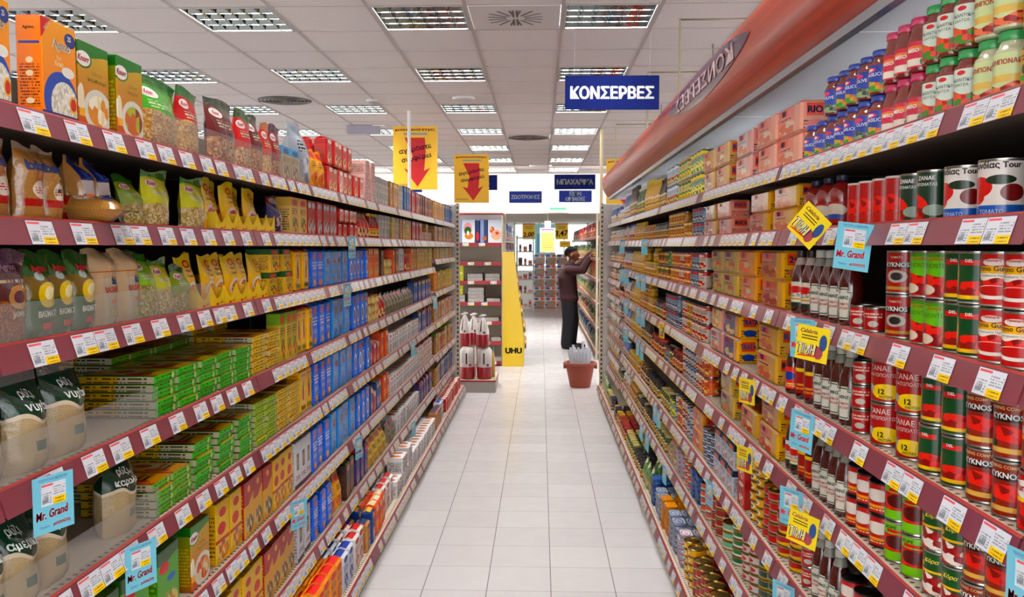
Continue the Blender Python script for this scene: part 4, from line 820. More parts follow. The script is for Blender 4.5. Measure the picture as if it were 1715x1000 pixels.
jar('pesto', 'sauce_jar', .034, .092, PEST, art('pestojar', '#c9a418', [('e', .45, .45, .22, .2, '#3a4a30'), ('r', .1, .12, .7, .28, '#4a9a34'), ('t', .1, .7, .9, .9, 2, '#6a5a14')], rough=.3, coat=.2), LD, 'pesto jar with black lid and yellow label', 'jar', lab_z=(.1, .72), waist=.95)
def tri(key, look, base, alt, pic, word='RIO'):
    a = art(key, base, [('r', 0, 0, 1, .06, alt), ('e', .45, .3, .36, .2, ('p', 6.,) + pic), ('r', .74, 0, 1, 1, alt), ('t', .1, .55, .6, .66, 1, '#5a3a20'), ('r', 0, .94, 1, 1, alt), ('r', .1, .68, .52, .9, '#d8622a')], rough=.22, coat=.5)
    s = art(key + '_s', alt, [('r', .2, .5, .8, .9, '#d8622a'), ('t', .1, .1, .9, .4, 3, '#6a4a1c'), ('e', .5, .25, .3, .14, base)], rough=.25, coat=.4)
    carton(key, 'tuna_multipack', .235, .085, .093, a, look, 'multipack', s, art(key + '_t', alt, [('e', .5, .5, .3, .3, '#d8622a'), ('o', .5, .5, .42, .42, base)], rough=.25, coat=.4), b=.008,
           texts=[(word, -.045, .0735, .017, '#1f3a8a', dict(w=.09, bold=.05))], side_texts=[(word, 0, .065, .02, '#1f2f6a', dict(w=.06, bold=.05))])
tri('tri_pink', 'pink shrink-wrapped tuna multipack', '#d88a80', '#dca898', ('#e8b8a0', '#c86a50', '#d8c8b8'))
tri('tri_white', 'white shrink-wrapped tuna multipack', '#ccc6c8', '#d8a8a0', ('#c8c8d0', '#d88a60', '#e8e0d8'))
tri('tri_yellow', 'yellow-orange tuna multipack', '#d8a874', '#d8b468', ('#e8c890', '#c86a28', '#d89a50'))
tri('tri_offer', 'tuna multipack with two-plus-one offer panel', '#b87860', '#d8ae54', ('#d8c8b8', '#9a3a28', '#c88a68'), '2+1')
tri('tri_orange', 'orange tuna multipack with blue picture', '#d89670', '#dca45c', ('#3a98c8', '#e87a4a', '#d8c8a8'), '2+1')
tri('tri_green', 'olive green tuna multipack', '#a29a68', '#cbb06a', ('#3a7a4a', '#c8b068', '#c85a3a'), 'TRATA')
tri('tri_blue', 'dark blue squid multipack', '#2a4a90', '#e8b828', ('#5a7ac0', '#e8d0a0', '#1f3060'), 'TRATA')
tri('tri_black', 'orange and yellow tuna multipack with black end', '#d08c58', '#d8b250', ('#e8b860', '#c85a28', '#f0d8a0'))
tri('tri_tan', 'beige shrink-wrapped tuna multipack', '#c89878', '#d0b080', ('#d8b898', '#b07050', '#e8d8c0'))
G('fishbox', 'mackerel_box', 'carton', (.11, .05, .1), '#c8ccd4', '#1f2a40', '#d86a3a', ('#d89a78', '#8a98a8', '#e8e0d8'), 'white fish box with dark edges', 'box')
G('redbox', 'sardine_box', 'carton', (.1, .05, .1), '#b81f22', '#a0181c', '#e8d8c8', ('#d8a890', '#a83028', '#e8e0d0'), 'red fish box with white picture', 'box')
def disc(key, look, r, h, L, base, metal=GOLD):
    can(key, 'tuna_tin', r, h, lb('disc_' + key, base, L), look, 'tin', metal=metal, label=False, seg=20)
disc('disc_redyellow', 'red and yellow banded tuna tin', .046, .035, [('r', 0, 0, 1, .42, '#d8b81c'), ('w', .36, .08, 12., '#a8181c')], '#d8b81c')
disc('disc_red', 'plain red tuna tin', .042, .035, [('r', 0, .0, 1, .14, '#c8a8a0'), ('t', .2, .3, .8, .7, 1, '#c84040')], '#a8161a')
disc('disc_yellow', 'yellow tuna tin with white spot', .038, .035, [('e', .5, .5, .2, .4, '#e8e0b0'), ('e', .5, .5, .1, .25, '#3a4a7a')], '#dcae1c')
disc('disc_green', 'green and white tuna tin', .042, .034, [('r', 0, 0, 1, .3, '#dfe4dc')], '#1f6a3a')
disc('disc_darkgreen', 'dark green tuna tin with gold edge', .043, .034, [('r', 0, 0, 1, .22, '#a8a050')], '#173f30')
disc('disc_white', 'white tuna tin with red spot', .043, .034, [('e', .5, .5, .2, .36, '#b8383a'), ('r', 0, 0, 1, .1, '#a8a8a8')], '#cfcac4')
disc('disc_aqua', 'pale green tuna tin with fish lid', .045, .036, [('r', 0, 0, 1, .3, '#d8d0b0')], '#8ab8a0')
disc('disc_blue', 'blue-grey fish tin', .04, .036, [('r', 0, 0, 1, .2, '#c8ccd4'), ('t', .1, .3, .9, .8, 1, '#d8dce4')], '#4a6480', STEEL)
disc('disc_gold', 'red fish tin with bare gold lid', .042, .04, [('r', 0, 0, 1, .15, '#d8c8a0')], '#9a2a28')
disc('disc_orange', 'orange and white fish tin', .038, .034, [('r', 0, 0, 1, .4, '#d8cfc4')], '#d86a3a', STEEL)
def ftin(key, look, base, top, band):
    mb = MB(); n = 6; w, d, h, r = .105, .06, .026, .02; out = []
    for cx, cy, a0 in ((w / 2 - r, -d / 2 + r, -PI / 2), (w / 2 - r, d / 2 - r, 0), (-w / 2 + r, d / 2 - r, PI / 2), (-w / 2 + r, -d / 2 + r, PI)):
        for k in range(n): a = a0 + PI / 2 * k / (n - 1); out.append((cx + r * math.cos(a), cy + r * math.sin(a)))
    N = len(out); prof = [(1., 0.), (1., .003), (.985, .005), (.985, h - .005), (1., h - .003), (1., h), (.94, h), (.92, h - .003)]
    for s, z in prof:
        for x, y in out: mb.v.append((x * s, y * s, z))
    for j in range(len(prof) - 1):
        for i in range(N): k = (i + 1) % N; mb.face((j * N + i, j * N + k, (j + 1) * N + k, (j + 1) * N + i), 0 if j != 3 - 1 else 1, True, [(i / N, 0), ((i + 1) / N, 0), ((i + 1) / N, 1), (i / N, 1)])
    mb.face([(len(prof) - 1) * N + i for i in range(N)], 2, False, [(.5 + out[i][0] / w, .5 + out[i][1] / d) for i in range(N)])
    kind(key, 'sardine_tin', mb, [mat(key + '_rim', base, .3, .7), art(key + '_b', base, [('r', 0, .3, 1, .6, band)], rough=.3), art(key + '_l', top, [('t', .2, .35, .8, .65, 2, band), ('o', .5, .5, .42, .36, band)], rough=.25)], (w, d, h), look, 'tin')
ftin('ftin_yellow', 'flat yellow sardine tin', '#d89a10', '#e0a818', '#b87008')
ftin('ftin_grey', 'flat silver sardine tin', '#a8b0ba', '#c0c8d0', '#3a4a8a')
ftin('ftin_blue', 'flat blue sardine tin', '#3a5e94', '#5a80b8', '#24406a')
ftin('ftin_white', 'flat white-red sardine tin', '#b8bcc8', '#d8dce4', '#b83a3a')
P5 = ('#c8a83a', '#e8d8a0', '#a8602a')
for key, base, top, spot, pic, look in (
    ('can_tan', '#c8985a', '#b07a3c', '#e8d8a0', P5, 'small tan food can'), ('can_orange', '#d87a3a', '#c05a24', '#f0e0c0', P1, 'small orange food can'),
    ('can_bluegrey', '#98a8b8', '#5a7a98', '#c84030', P4, 'small blue-grey food can'), ('can_redwhite', '#d8c8bc', '#b02a24', '#e8e0d0', P2, 'small red and white food can'),
    ('can_greenfood', '#6a8a4a', '#3a6a34', '#e8d8a0', P3, 'small green food can'), ('can_yellowfood', '#d8b03a', '#c8901c', '#c83a24', P5, 'small yellow food can'),
    ('can_brown', '#8a6038', '#6a4426', '#d8b070', P1, 'small brown food can'), ('can_white', '#d4cfc8', '#a8aab0', '#3a6a9a', P4, 'small white food can')):
    G(key, key[4:].replace('food', '') + '_can', 'can', (.07, .07, .085), base, top, spot, pic, look, 'can')
for key, body, base, top, lid, look in (
    ('jar_mustard', '#b8861c', '#d8b03a', '#e0c040', '#e8c41c', 'yellow mustard jar'), ('jar_pickle', '#4a5a24', '#b8a868', '#6a7a3a', '#c8b468', 'green pickle jar'),
    ('jar_olive', '#2c2a18', '#a8984a', '#4a4a28', '#1a1a1a', 'dark olive jar'), ('jar_mayo', '#d8d4c4', '#e0dcd0', '#3a5aa8', '#e8e8e8', 'white mayonnaise jar'),
    ('jar_red', '#6a1a14', '#c87a3a', '#b03a2a', '#b02a20', 'red pepper jar'), ('jar_navy', '#3a2a20', '#2a3a6a', '#1f2a50', '#1a2040', 'relish jar with navy lid'), ('jar_amber', '#9a5a18', '#d8a048', '#c88420', '#d89a20', 'amber honey jar')):
    G(key, look.split(' ')[-2].replace('navy', 'navy') + '_jar' if not key.endswith('navy') else 'relish_jar', 'jar', (.066, .066, .105), base, top, '#e8e0d0', P5, look, 'jar', body=mat('jar_fill_' + key, body, .12, coat=.7), lid=mat('lid_' + key, lid, .35))
for key, body, base, top, lid, look in (
    ('bot_yellow', '#d8a818', '#e8c83a', '#d89a18', '#e8c41c', 'yellow mustard bottle'), ('bot_white', '#dcd8d0', '#c84a4a', '#e8e4dc', '#3a5aa8', 'white dressing bottle'), ('bot_dark', '#241a14', '#b8a878', '#5a4028', '#1a1a1a', 'dark vinegar bottle'),
    ('bot_green', '#3a5a2a', '#a8b868', '#4a6a34', '#e8e0c0', 'green oil bottle'), ('bot_red', '#8a1c18', '#d8743a', '#b83a24', '#c83020', 'red sauce bottle'), ('bot_blue', '#4a6aa8', '#d8dce8', '#2a4a90', '#e8e8f0', 'blue and white salt bottle')):
    G(key, 'sauce_bottle', 'bottle', (.06, .06, .165), base, top, '#e8e0d0', P5, look, 'bottle', body=mat('bottle_fill_' + key, body, .15, coat=.7), lid=mat('cap_' + key, lid, .4))
G('greenpouch', 'olive_pouch', 'bag', (.1, .06, .17), '#7a9a68', '#4a7a44', '#e8e0d0', ('#c8b090', '#98b088', '#d8a080'), 'pale green olive pouch', 'bag', coat=.6)
G('netbag', 'snail_bag', 'bag', (.12, .08, .13), '#b8a890', '#a8988a', '#c83a3a', ('#d8ccb8', '#988468', '#b8a080'), 'clear snack bag with red seal', 'bag', coat=.6)
G('tallcan_green', 'corn_can', 'can', (.073, .073, .11), '#a8b8a0', '#1f5a34', '#e8d43a', ('#e8d040', '#4a8a3a', '#e8e0a0'), 'tall green corn can', 'can')
G('tallcan_yellow', 'corn_can', 'can', (.073, .073, .11), '#d8cc9a', '#d8a828', '#2a7a3a', ('#e8d040', '#c8a030', '#5a9a3a'), 'tall yellow corn can', 'can')
G('tallcan_white', 'bean_can', 'can', (.073, .073, .11), '#c8d8dc', '#3a7a98', '#e8e8e8', P3, 'tall pale blue bean can', 'can')
# ---------------------------------------------------------------- stocking the shelves
PLACED = {}
ALL = []
def put(key, loc, rz, label, group=None, tilt=(0, 0), sx=1., sz=1.):
    k = K[key]; r = k['root'].copy(); COL.objects.link(r)
    r.location = loc; r.rotation_euler = (tilt[0], tilt[1], rz); r.scale = (sx, 1, sz)
    tag(r, label, k['cat'], group)
    for c in k['ch']:
        d = c.copy(); COL.objects.link(d); d.parent = r
    return r
XF = {'L': (.948, .845), 'R': (.752, .655)}
def ypx(side, x, base):
    f = XF[side][1 if base else 0]; return FPX * f / abs(x - 905.0)
def fill(side, lvl, runs, z=None, base=None):
    """runs: (pixel from, pixel to, goods, options) measured along the shelf front from the camera end"""
    S = SIDE[side]; n = len(S['zs']); base = (lvl == n) if base is None else base
    zz = S['zs'][lvl - 1] if z is None else z
    for run in runs:
        xa, xb, keys = run[:3]; o = run[3] if len(run) > 3 else {}
        keys = [keys] if isinstance(keys, str) else keys
        y0, y1 = ypx(side, xa, base), ypx(side, xb, base)
        if y1 < y0: y0, y1 = y1, y0
        y1 = min(y1, BAYS[side][-1] - .012)
        last = BAYS[side][-2]
        if (y0 + y1) / 2 > last and side == 'R' and z is None: continue
        if (y0 + y1) / 2 > last and z is None:
            place_run(side, lvl, max(y0, last), y1, keys, LASTZ[side][lvl - 1], base, o, LASTZ[side][lvl - 2] - LASTZ[side][lvl - 1] - .054 if lvl > 1 else None)
        else: place_run(side, lvl, y0, min(y1, last - .008), keys, zz, base, o, (S['zs'][lvl - 2] - zz - .054 if lvl > 1 and z is None else .265 if side == 'R' else None))
def LVN(side, lvl): return ordn(lvl) if lvl < 20 else 'far-bay ' + ordn(lvl - 20)
def place_run(side, lvl, y0, y1, keys, zz, base, o, room=None):
    S = SIDE[side]; s = S['s']; xf = XF[side][1 if base else 0]; y = y0; i = 0; blk = o.get('block', 1)
    key = keys[0]; one = o.get('n')
    if one: ys = [(y0 + (y1 - y0) * (k + .5) / one, keys[k % len(keys)], (y1 - y0) / one) for k in range(one)]
    else:
        ys = []; idx = 0; cnt = 0
        key = keys[0] if len(keys) == 1 else R.choice(keys)
        while True:
            w = K[key]['w'] + .004
            if y + w > y1 + .1 * w: break
            ys.append((y + w / 2, key, w)); y += w; cnt += 1
            if len(keys) > 1 and cnt >= blk:
                cnt = 0; idx += 1; key = R.choice(keys) if not o.get('seq') else keys[idx % len(keys)]
        if ys and len(keys) == 1 and not o.get('tight'):
            ex = max(0, (y1 - ys[-1][0] - ys[-1][2] / 2)) / len(ys); ys = [(a + ex * (j + .5), k, w) for j, (a, k, w) in enumerate(ys)]
    gone = o.get('gap', 0)
    for yy, key, pitch in ys:
        k = K[key]
        if gone and R.random() < gone: continue
        sx = min(1., pitch * (1.22 if k['cat'] == 'bag' else .985) / k['w']) if not k['rnd'] else 1.
        tn = o.get('tiers', 1); tn = max(tn) if isinstance(tn, tuple) else tn
        zsc = 1. if room is None else min(1., room / (tn * k['h'] + .002))
        if zsc < (.7 if k['cat'] == 'multipack' else .8) and tn > 1: tn = tn - 1; zsc = min(1., room / (tn * k['h'] + .002))
        for row in range(o.get('rows', 1)):
            tiers = o.get('tiers', 1)
            if isinstance(tiers, tuple): tiers = R.choice(tiers)
            tiers = min(tiers, tn)
            if row and o.get('low'): tiers = max(1, tiers - 1)
            for t in range(tiers):
                back = o.get('back', 0) + row * (k['d'] + .006) + (R.uniform(0, .01) if not k['rnd'] else R.uniform(0, .006))
                x = s * (xf + k['d'] / 2 + back)
                c = (side, lvl, key, t, row); PLACED[c] = PLACED.get(c, 0) + 1
                ts = '' if o.get('tiers', 1) == 1 else (', bottom tier' if t == 0 else ', %s tier' % ordn(t + 1))
                rs = '' if row == 0 else ', row behind'
                tail = ', %s from camera%s%s, %s %s shelf' % (ordn(PLACED[c]), ts, rs, LVN(side, lvl), S['word'])
                lk = k['look']
                if len((lk + tail).split()) > 16: lk = lk.split(' with ')[0] + (' ' + o['hint'] if 'hint' in o else '')
                lab = lk + tail
                turn = o.get('turn', 0) + R.uniform(-1, 1) * o.get('jit', .03 if not k['rnd'] else .12)
                put(key, (x, yy, zz + .0006 + t * (k['h'] * zsc + .0006) + (.002 if K[key]['cat'] == 'bag' and t else 0)), (PI / 2 if side == 'L' else -PI / 2) + turn, lab,
                    '%ss on the %s %s shelf' % (k['root'].name.split('.')[0].replace('_', ' '), ordn(lvl), S['word']), tilt=(-R.uniform(*o['lean']) if 'lean' in o else 0, 0), sx=sx, sz=zsc * o.get('zs', 1.))
LT = -.25; RT = .55
# ---- pasta side (x pixels run from the camera end to the far end)
fill('L', 1, [(-32, 22, 'rice_carton', dict(n=1)), (65, 127, 'rice_carton', dict(n=1)), (133, 186, 'soupA', dict(n=1)), (188.5, 241, 'soupB', dict(n=1)),
    (246, 314, 'bag_green', dict(n=1)), (316, 345, 'bag_red', dict(n=1)), (347, 364, 'bag_redgreen', dict(n=1, back=.05)), (366, 404, 'bag_darkred', dict(n=1)), (406, 428, 'bag_redgreen', dict(n=1)), (430, 446, 'bag_darkred', dict(n=1)),
    (447, 460, 'bag_orange', dict(n=1)), (461, 474, 'bag_purple', dict(n=1)), (475, 503, 'bluetop', dict(n=2)), (505, 528, 'silverbag', dict(n=1)), (529, 550, 'yellowbag', dict(n=2)),
    (551, 592, 'redpack', dict(tiers=2)), (593, 611, 'redpack', dict(tiers=1)), (612, 630, 'pinkcarton', dict(tiers=3)), (631, 653, 'greycarton', {}), (654, 678, ['greycarton', 'tancarton', 'pinkcarton'], dict(block=2)),
    (679, 689, 'bluecarton', {}), (690, 700, 'redcarton', {}), (700, 726, 'marooncarton', {}), (727, 745, 'tancarton', {}), (745, 759, 'bluecarton', {})])
# a second, taller layer of packs standing behind the red ones
fill('L', 1, [(553, 600, 'redpack', dict(tiers=2, back=.085)), (601, 628, 'pinkcarton', dict(tiers=3, back=.11))])
fill('L', 2, [(-50, 40, 'babali_euro', dict(n=1)), (41, 76, 'babali', dict(n=1)), (77, 106, 'babali_sticker', dict(n=1)), (155, 176, 'babali_blue', dict(n=1, back=.02)), (178, 204, 'babali_blue', dict(n=1, back=.02)),
    (205, 228, 'bag_olive', dict(n=1, back=.06)), (226, 252, 'bag_olive', dict(n=1, lean=(.2, .3))), (255, 288, 'bag_yellowgreen', dict(n=1)), (289, 310, 'bag_yellowgreen', dict(n=1, back=.05)), (312, 353, 'bag_yellowgreen', dict(n=1)),
    (460, 486, 'shiny', dict(n=1, back=.01)), (488, 514, 'creamcarton', dict(n=2)), (516, 566, 'redcarton', dict(tight=1)), (567, 600, 'redsmall', dict(tiers=2)), (601, 622, 'redbag', dict(tiers=1)),
    (623, 636, 'yellowbottle', {}), (637, 655, 'greycarton', {}), (656, 690, ['tancarton', 'greycarton', 'vegcarton'], dict(block=2)), (691, 704, 'redcarton', {}), (705, 727, ['tancarton', 'pinkcarton', 'greycarton'], dict(block=2)), (728, 759, ['greycarton', 'browncarton', 'tancarton'], dict(block=2))])
fill('L', 3, [(-70, -20, 'jasmin', dict(n=1)), (-20, 42, 'jasmin', dict(n=1)), (45, 88, 'basmati', dict(n=1)), (89, 124, 'basmati', dict(n=1)), (125, 158, 'basmati', dict(n=1)), (162, 205, 'babali_tan', dict(n=1, lean=(.02, .06))), (206, 242, 'babali_tan', dict(n=1, lean=(.05, .1))),
    (244, 272, 'bag_lime', dict(n=1, lean=(.1, .15))), (274, 298, 'bag_yellowgreen', dict(n=1, lean=(.1, .2))), (300, 320, 'bag_olive', dict(n=1)),
    (445, 491, 'greenblock', dict(tiers=2, n=2)), (492, 520, 'finfin', dict(n=2)), (521, 540, 'misko', {}), (541, 582, 'bluebag', {}), (584, 617, 'oval', {}), (618, 636, 'orangecarton', {}), (637, 644, 'darkpack', {}), (645, 656, 'creamroll', dict(tiers=2)), (657, 663, 'orangebrick', {}),
    (664, 680, ['whitepasta', 'browncarton'], dict(block=2)), (681, 726, ['tancarton', 'vegcarton', 'redbag', 'orangecarton'], dict(block=2)), (728, 759, ['greycarton', 'tancarton', 'vegcarton'], dict(block=2))])
fill('L', 4, [(-60, -8, 'rice_green', dict(n=1)), (-6, 14, 'rice_green', dict(n=1, back=.09)), (18, 72, 'rice_green', dict(n=1)), (86, 148, 'rice_green', dict(n=1)), (150, 200, 'rice_green', dict(n=1, back=.12)),
    (246, 414, 'flat_green', dict(tiers=5, n=5)), (416, 464, 'flat_yellow', dict(tiers=6)), (466, 494, 'vegcarton', dict(n=3)), (495, 520, 'finfin', dict(n=3)), (521, 553, 'misko', {}), (554, 586, 'bluebag', {}), (588, 617, 'oval', {}),
    (618, 634, 'creamroll', dict(tiers=3)), (635, 647, 'redbag', {}), (648, 700, ['clearbag', 'bluebrick', 'clearbag'], dict(block=2)), (701, 726, ['yellowbrick', 'bluebrick'], dict(block=2)), (728, 759, ['vegcarton', 'yellowbrick', 'tancarton'], dict(block=2))])
fill('L', 4, [(300, 414, 'flat_orange', dict(tiers=6, back=.2, n=4)), (416, 470, 'flat_yellow', dict(tiers=7, back=.2))])
fill('L', 5, [(-60, -10, 'rice_green2', dict(n=1)), (-8, 50, 'rice_green2', dict(n=1)), (52, 108, 'rice_green2', dict(n=1)), (110, 150, 'rice_green', dict(n=1, back=.12)), (186, 238, 'rice_green3', dict(n=1, back=.01)),
    (243, 308, 'flat_orange', dict(tiers=4, n=2)), (310, 418, 'flat_green', dict(tiers=6, n=3)), (420, 458, 'flat_lime', dict(tiers=7, n=2)), (459, 499, 'flat_yellow', dict(tiers=7)), (500, 520, 'finfin', {}), (521, 553, 'misko', {}), (554, 590, 'bluebag', {}), (591, 617, 'oval', {}),
    (618, 636, ['redpack', 'bluebrick'], dict(block=1)), (637, 650, 'orangebrick', {}), (651, 700, 'whitecarton', dict(rows=2)), (701, 726, ['bluebrick', 'purplepack'], dict(block=2)), (728, 759, ['tancarton', 'redcarton', 'greycarton'], dict(block=2))])
fill('L', 5, [(270, 418, 'flat_green', dict(tiers=7, back=.2, n=4)), (420, 499, 'flat_lime', dict(tiers=8, back=.2))])
fill('L', 6, [(110, 180, 'soupD', dict(n=1)), (182, 234, 'soupD', dict(n=1)), (236, 288, 'soupD', dict(n=1)), (290, 350, 'soupC', dict(n=1)), (352, 397, 'maggibox', dict(n=2)), (398, 449, 'maggired', dict(n=3)), (450, 486, 'maggibox', dict(n=3)), (487, 514, 'whitepasta', dict(n=3)), (515, 548, 'misko', {}), (549, 592, 'bluebag', {}), (593, 616, 'oval', {}),
    (617, 640, ['redpack', 'bluebrick'], dict(block=1)), (641, 652, 'orangebrick', {}), (653, 700, 'whitecarton', dict(rows=2)), (701, 726, 'whitebrick', {}), (728, 759, ['vegcarton', 'browncarton', 'redcarton'], dict(block=2))])
fill('L', 7, [(250, 300, 'soupD', dict(n=1)), (302, 350, 'maggibox', dict(n=2)), (352, 430, 'maggibox', dict(n=4)), (431, 486, 'maggired', dict(n=4)), (487, 517, 'whitepasta', {}), (518, 550, 'misko', dict(rows=2)), (551, 571, 'yellowbag', dict(rows=2)), (573, 591, 'darkpack', {}), (592, 614, 'purplepack', {}), (615, 647, 'noodles', {}),
    (649, 663, 'clearbag', {}), (664, 700, 'whitecarton', dict(rows=2)), (701, 726, ['bluebrick', 'purplepack'], dict(block=1)), (728, 759, ['tancarton', 'bluecarton'], dict(block=2))])
fill('L', 8, [(470, 520, 'whitebrick', dict(rows=2)), (522, 566, 'yellowbrick', dict(rows=2)), (567, 586, 'bluewhite', dict(rows=2)), (587, 606, 'whitebrick', dict(rows=2)), (607, 616, 'tanbrick', dict(rows=2)), (617, 624, 'bluebrick', dict(rows=2)), (625, 642, 'orangebrick', dict(rows=2)),
    (643, 662, 'whitebrick', dict(back=.02)), (663, 690, 'whitecarton', dict(rows=2, tiers=(1, 2))), (691, 728, 'whitecarton', dict(rows=2)), (729, 746, ['tanbrick', 'bluewhite', 'darkpack'], dict(block=2)), (747, 771, 'redpack', dict(rows=2, tiers=(1, 2)))])
# trays of sachets
def tray_at(side, lvl, xa, xb, sach, n, leans):
    S = SIDE[side]; y0, y1 = ypx(side, xa, False), ypx(side, xb, False); z = S['zs'][lvl - 1] + .0006; s = S['s']; xf = XF[side][0]
    m = max(1, round((y1 - y0) / (TW + .004))); W = (y1 - y0) / m
    for k in range(m):
        yc = y0 + W * (k + .5); c = (side, lvl, 'tray'); PLACED[c] = PLACED.get(c, 0) + 1
        put('tray', (s * (xf + .056), yc, z), PI / 2, 'yellow scalloped display tray of sachets, %s from camera, %s pasta-side shelf' % (ordn(PLACED[c]), ordn(lvl)), 'sachet trays', sx=min(1, W / TW * .985))
        for j in range(n):
            c = (side, lvl, sach); PLACED[c] = PLACED.get(c, 0) + 1
            put(sach, (s * (xf + .035 + .03 * (j % 2)), yc - W * .32 + W * .64 * j / max(1, n - 1), z + .003), PI / 2 + R.uniform(-.15, .15), '%s, %s from camera, %s pasta-side shelf' % (K[sach]['look'], ordn(PLACED[c]), ordn(lvl)), 'soup sachets in trays', tilt=(-R.uniform(*leans), R.uniform(-.12, .2)))
tray_at('L', 2, 357, 458, 'sachet2', 2, (.05, .25))
tray_at('L', 3, 322, 444, 'sachet', 3, (.02, .12))
# one rice bag tipped over the shelf edge
lay = put('babali', (-.962, 2.00, 1.648 + .036), PI / 2, 'brown rice bag lying on its side over the shelf edge', None); lay['category'] = 'bag'
lay.rotation_euler = (-PI / 2 - .06, 0, -PI / 2 + .25); lay.location = (-1.055, 1.80, 1.648 + .036)
# ---- tin side
fill('R', 1, [(1775, 1657, 'pesto', dict(tiers=2, turn=RT)), (1655, 1592, 'carb', dict(tiers=2, turn=RT, n=2)), (1588, 1512, 'white', dict(tiers=2, turn=RT, n=3)), (1510, 1452, 'pink', dict(tiers=2, turn=RT, n=3)), (1450, 1362, ['blue', 'olive', 'blue'], dict(tiers=2, turn=RT, n=5, seq=1)), (1360, 1329, 'blue', dict(turn=RT, n=2)),
    (1327, 1262, 'tri_pink', dict(tiers=2)), (1261, 1215, 'tri_white', dict(tiers=2)), (1214, 1172, 'tri_tan', dict(tiers=2)), (1170, 1150, 'tallcan_green', dict(tiers=2, turn=RT)), (1149, 1130, 'tallcan_yellow', dict(tiers=2)), (1129, 1112, ['tallcan_white', 'tallcan_green'], dict(tiers=2)),
    (1111, 1100, 'bot_dark', dict(zs=1.1)), (1099, 1088, 'bot_yellow', dict(zs=1.2)), (1087, 1076, 'bot_yellow', dict(zs=1.35)), (1075, 1064, 'bot_green', dict(zs=1.25)), (1063, 1052, 'bot_dark', dict(zs=1.5)), (1051, 1040, 'bot_blue', dict(zs=1.4)), (1039, 1020, ['jar_mayo', 'jar_navy', 'jar_olive'], dict(block=1, tiers=2))])
fill('R', 1, [(1450, 1390, 'blue', dict(tiers=2, turn=RT, back=.07)), (1588, 1520, 'white', dict(tiers=2, turn=RT, back=.065))])
fill('R', 2, [(1775, 1687, 'pummaro', dict(turn=RT, n=2)), (1648, 1540, 'tour', dict(turn=.5, n=2)), (1538, 1482, 'greenred', dict(turn=RT, n=2)), (1478, 1402, 'paperpot', dict(turn=RT, n=4)), (1388, 1330, 'squeeze', dict(turn=RT, n=3)),
    (1326, 1286, 'tri_yellow', dict(tiers=2)), (1284, 1244, 'tri_offer', dict(tiers=2)), (1243, 1222, 'tri_yellow', dict(tiers=2)), (1217, 1196, 'tri_pink', dict(tiers=2)), (1195, 1172, 'tri_tan', dict(tiers=2)),
    (1168, 1154, 'can_bluegrey', dict(tiers=2)), (1153, 1140, 'can_tan', {}), (1139, 1116, 'can_tan', dict(tiers=2)), (1113, 1092, 'jar_olive', dict(tiers=1)), (1091, 1076, 'jar_amber', {}), (1075, 1060, 'bot_yellow', {}), (1059, 1040, ['bot_white', 'jar_mayo'], dict(block=2)), (1039, 1020, ['jar_pickle', 'jar_olive'], dict(block=1))])
fill('R', 3, [(1775, 1692, 'pummaro', dict(tiers=2, turn=RT, n=2)), (1689, 1612, 'primo', dict(tiers=2, turn=RT, n=2)), (1609, 1556, 'green', dict(tiers=2, turn=RT, n=2)), (1554, 1503, 'lime', dict(tiers=2, turn=RT, n=2)), (1500, 1452, 'kyknos', dict(tiers=2, turn=RT, n=1)), (1449, 1408, 'smallred', dict(turn=RT, n=2)),
    (1407, 1345, 'heinz', dict(turn=RT, n=4)), (1343, 1315, 'whitelab', dict(turn=RT, n=2)), (1313, 1264, 'tri_offer', dict(tiers=2)), (1262, 1232, 'tri_orange', dict(tiers=2)), (1230, 1188, 'tri_green', dict(tiers=2)), (1186, 1172, 'tri_tan', dict(tiers=2)),
    (1170, 1150, ['can_bluegrey', 'can_redwhite'], dict(tiers=2, block=1)), (1149, 1118, ['can_redwhite', 'can_orange', 'can_tan'], dict(tiers=2, block=2)), (1117, 1096, ['can_brown', 'can_greenfood'], dict(block=1, tiers=(1, 2))), (1094, 1076, 'jar_mustard', dict(tiers=(1, 2))), (1075, 1056, 'bot_yellow', {}), (1055, 1040, 'bot_white', {}), (1039, 1020, ['jar_red', 'jar_amber', 'jar_pickle'], dict(block=1))])
fill('R', 4, [(1775, 1684, 'pummaro', dict(tiers=2, turn=RT, n=2)), (1683, 1596, 'kyknos2', dict(tiers=2, turn=RT, n=2)), (1594, 1520, 'green', dict(tiers=2, turn=RT, n=2)), (1518, 1440, 'zanae', dict(tiers=2, turn=RT, n=2)), (1438, 1412, 'smallred', dict(tiers=3, turn=RT, n=1)),
    (1411, 1352, 'heinz', dict(turn=RT, n=4)), (1351, 1324, 'hot', dict(turn=RT, n=2)), (1322, 1308, 'orangelab', dict(turn=RT, n=1)), (1306, 1256, 'tri_yellow', dict(tiers=2)), (1254, 1236, 'tri_orange', dict(tiers=2)), (1234, 1210, 'tri_blue', dict(tiers=2)), (1209, 1186, 'tri_white', dict(tiers=2)), (1185, 1176, 'tri_tan', dict(tiers=2)),
    (1174, 1138, ['can_redwhite', 'can_greenfood', 'can_tan'], dict(tiers=2, block=2)), (1137, 1112, ['disc_blue', 'can_bluegrey', 'can_redwhite'], dict(tiers=2, block=2)), (1111, 1094, ['jar_red', 'jar_olive'], dict(block=2)), (1093, 1070, ['jar_amber', 'jar_mustard'], dict(block=1, tiers=(1, 2))), (1069, 1056, 'bot_yellow', {}), (1055, 1040, ['bot_white', 'bot_blue'], dict(block=1)), (1039, 1020, ['jar_navy', 'jar_red'], dict(block=1))])
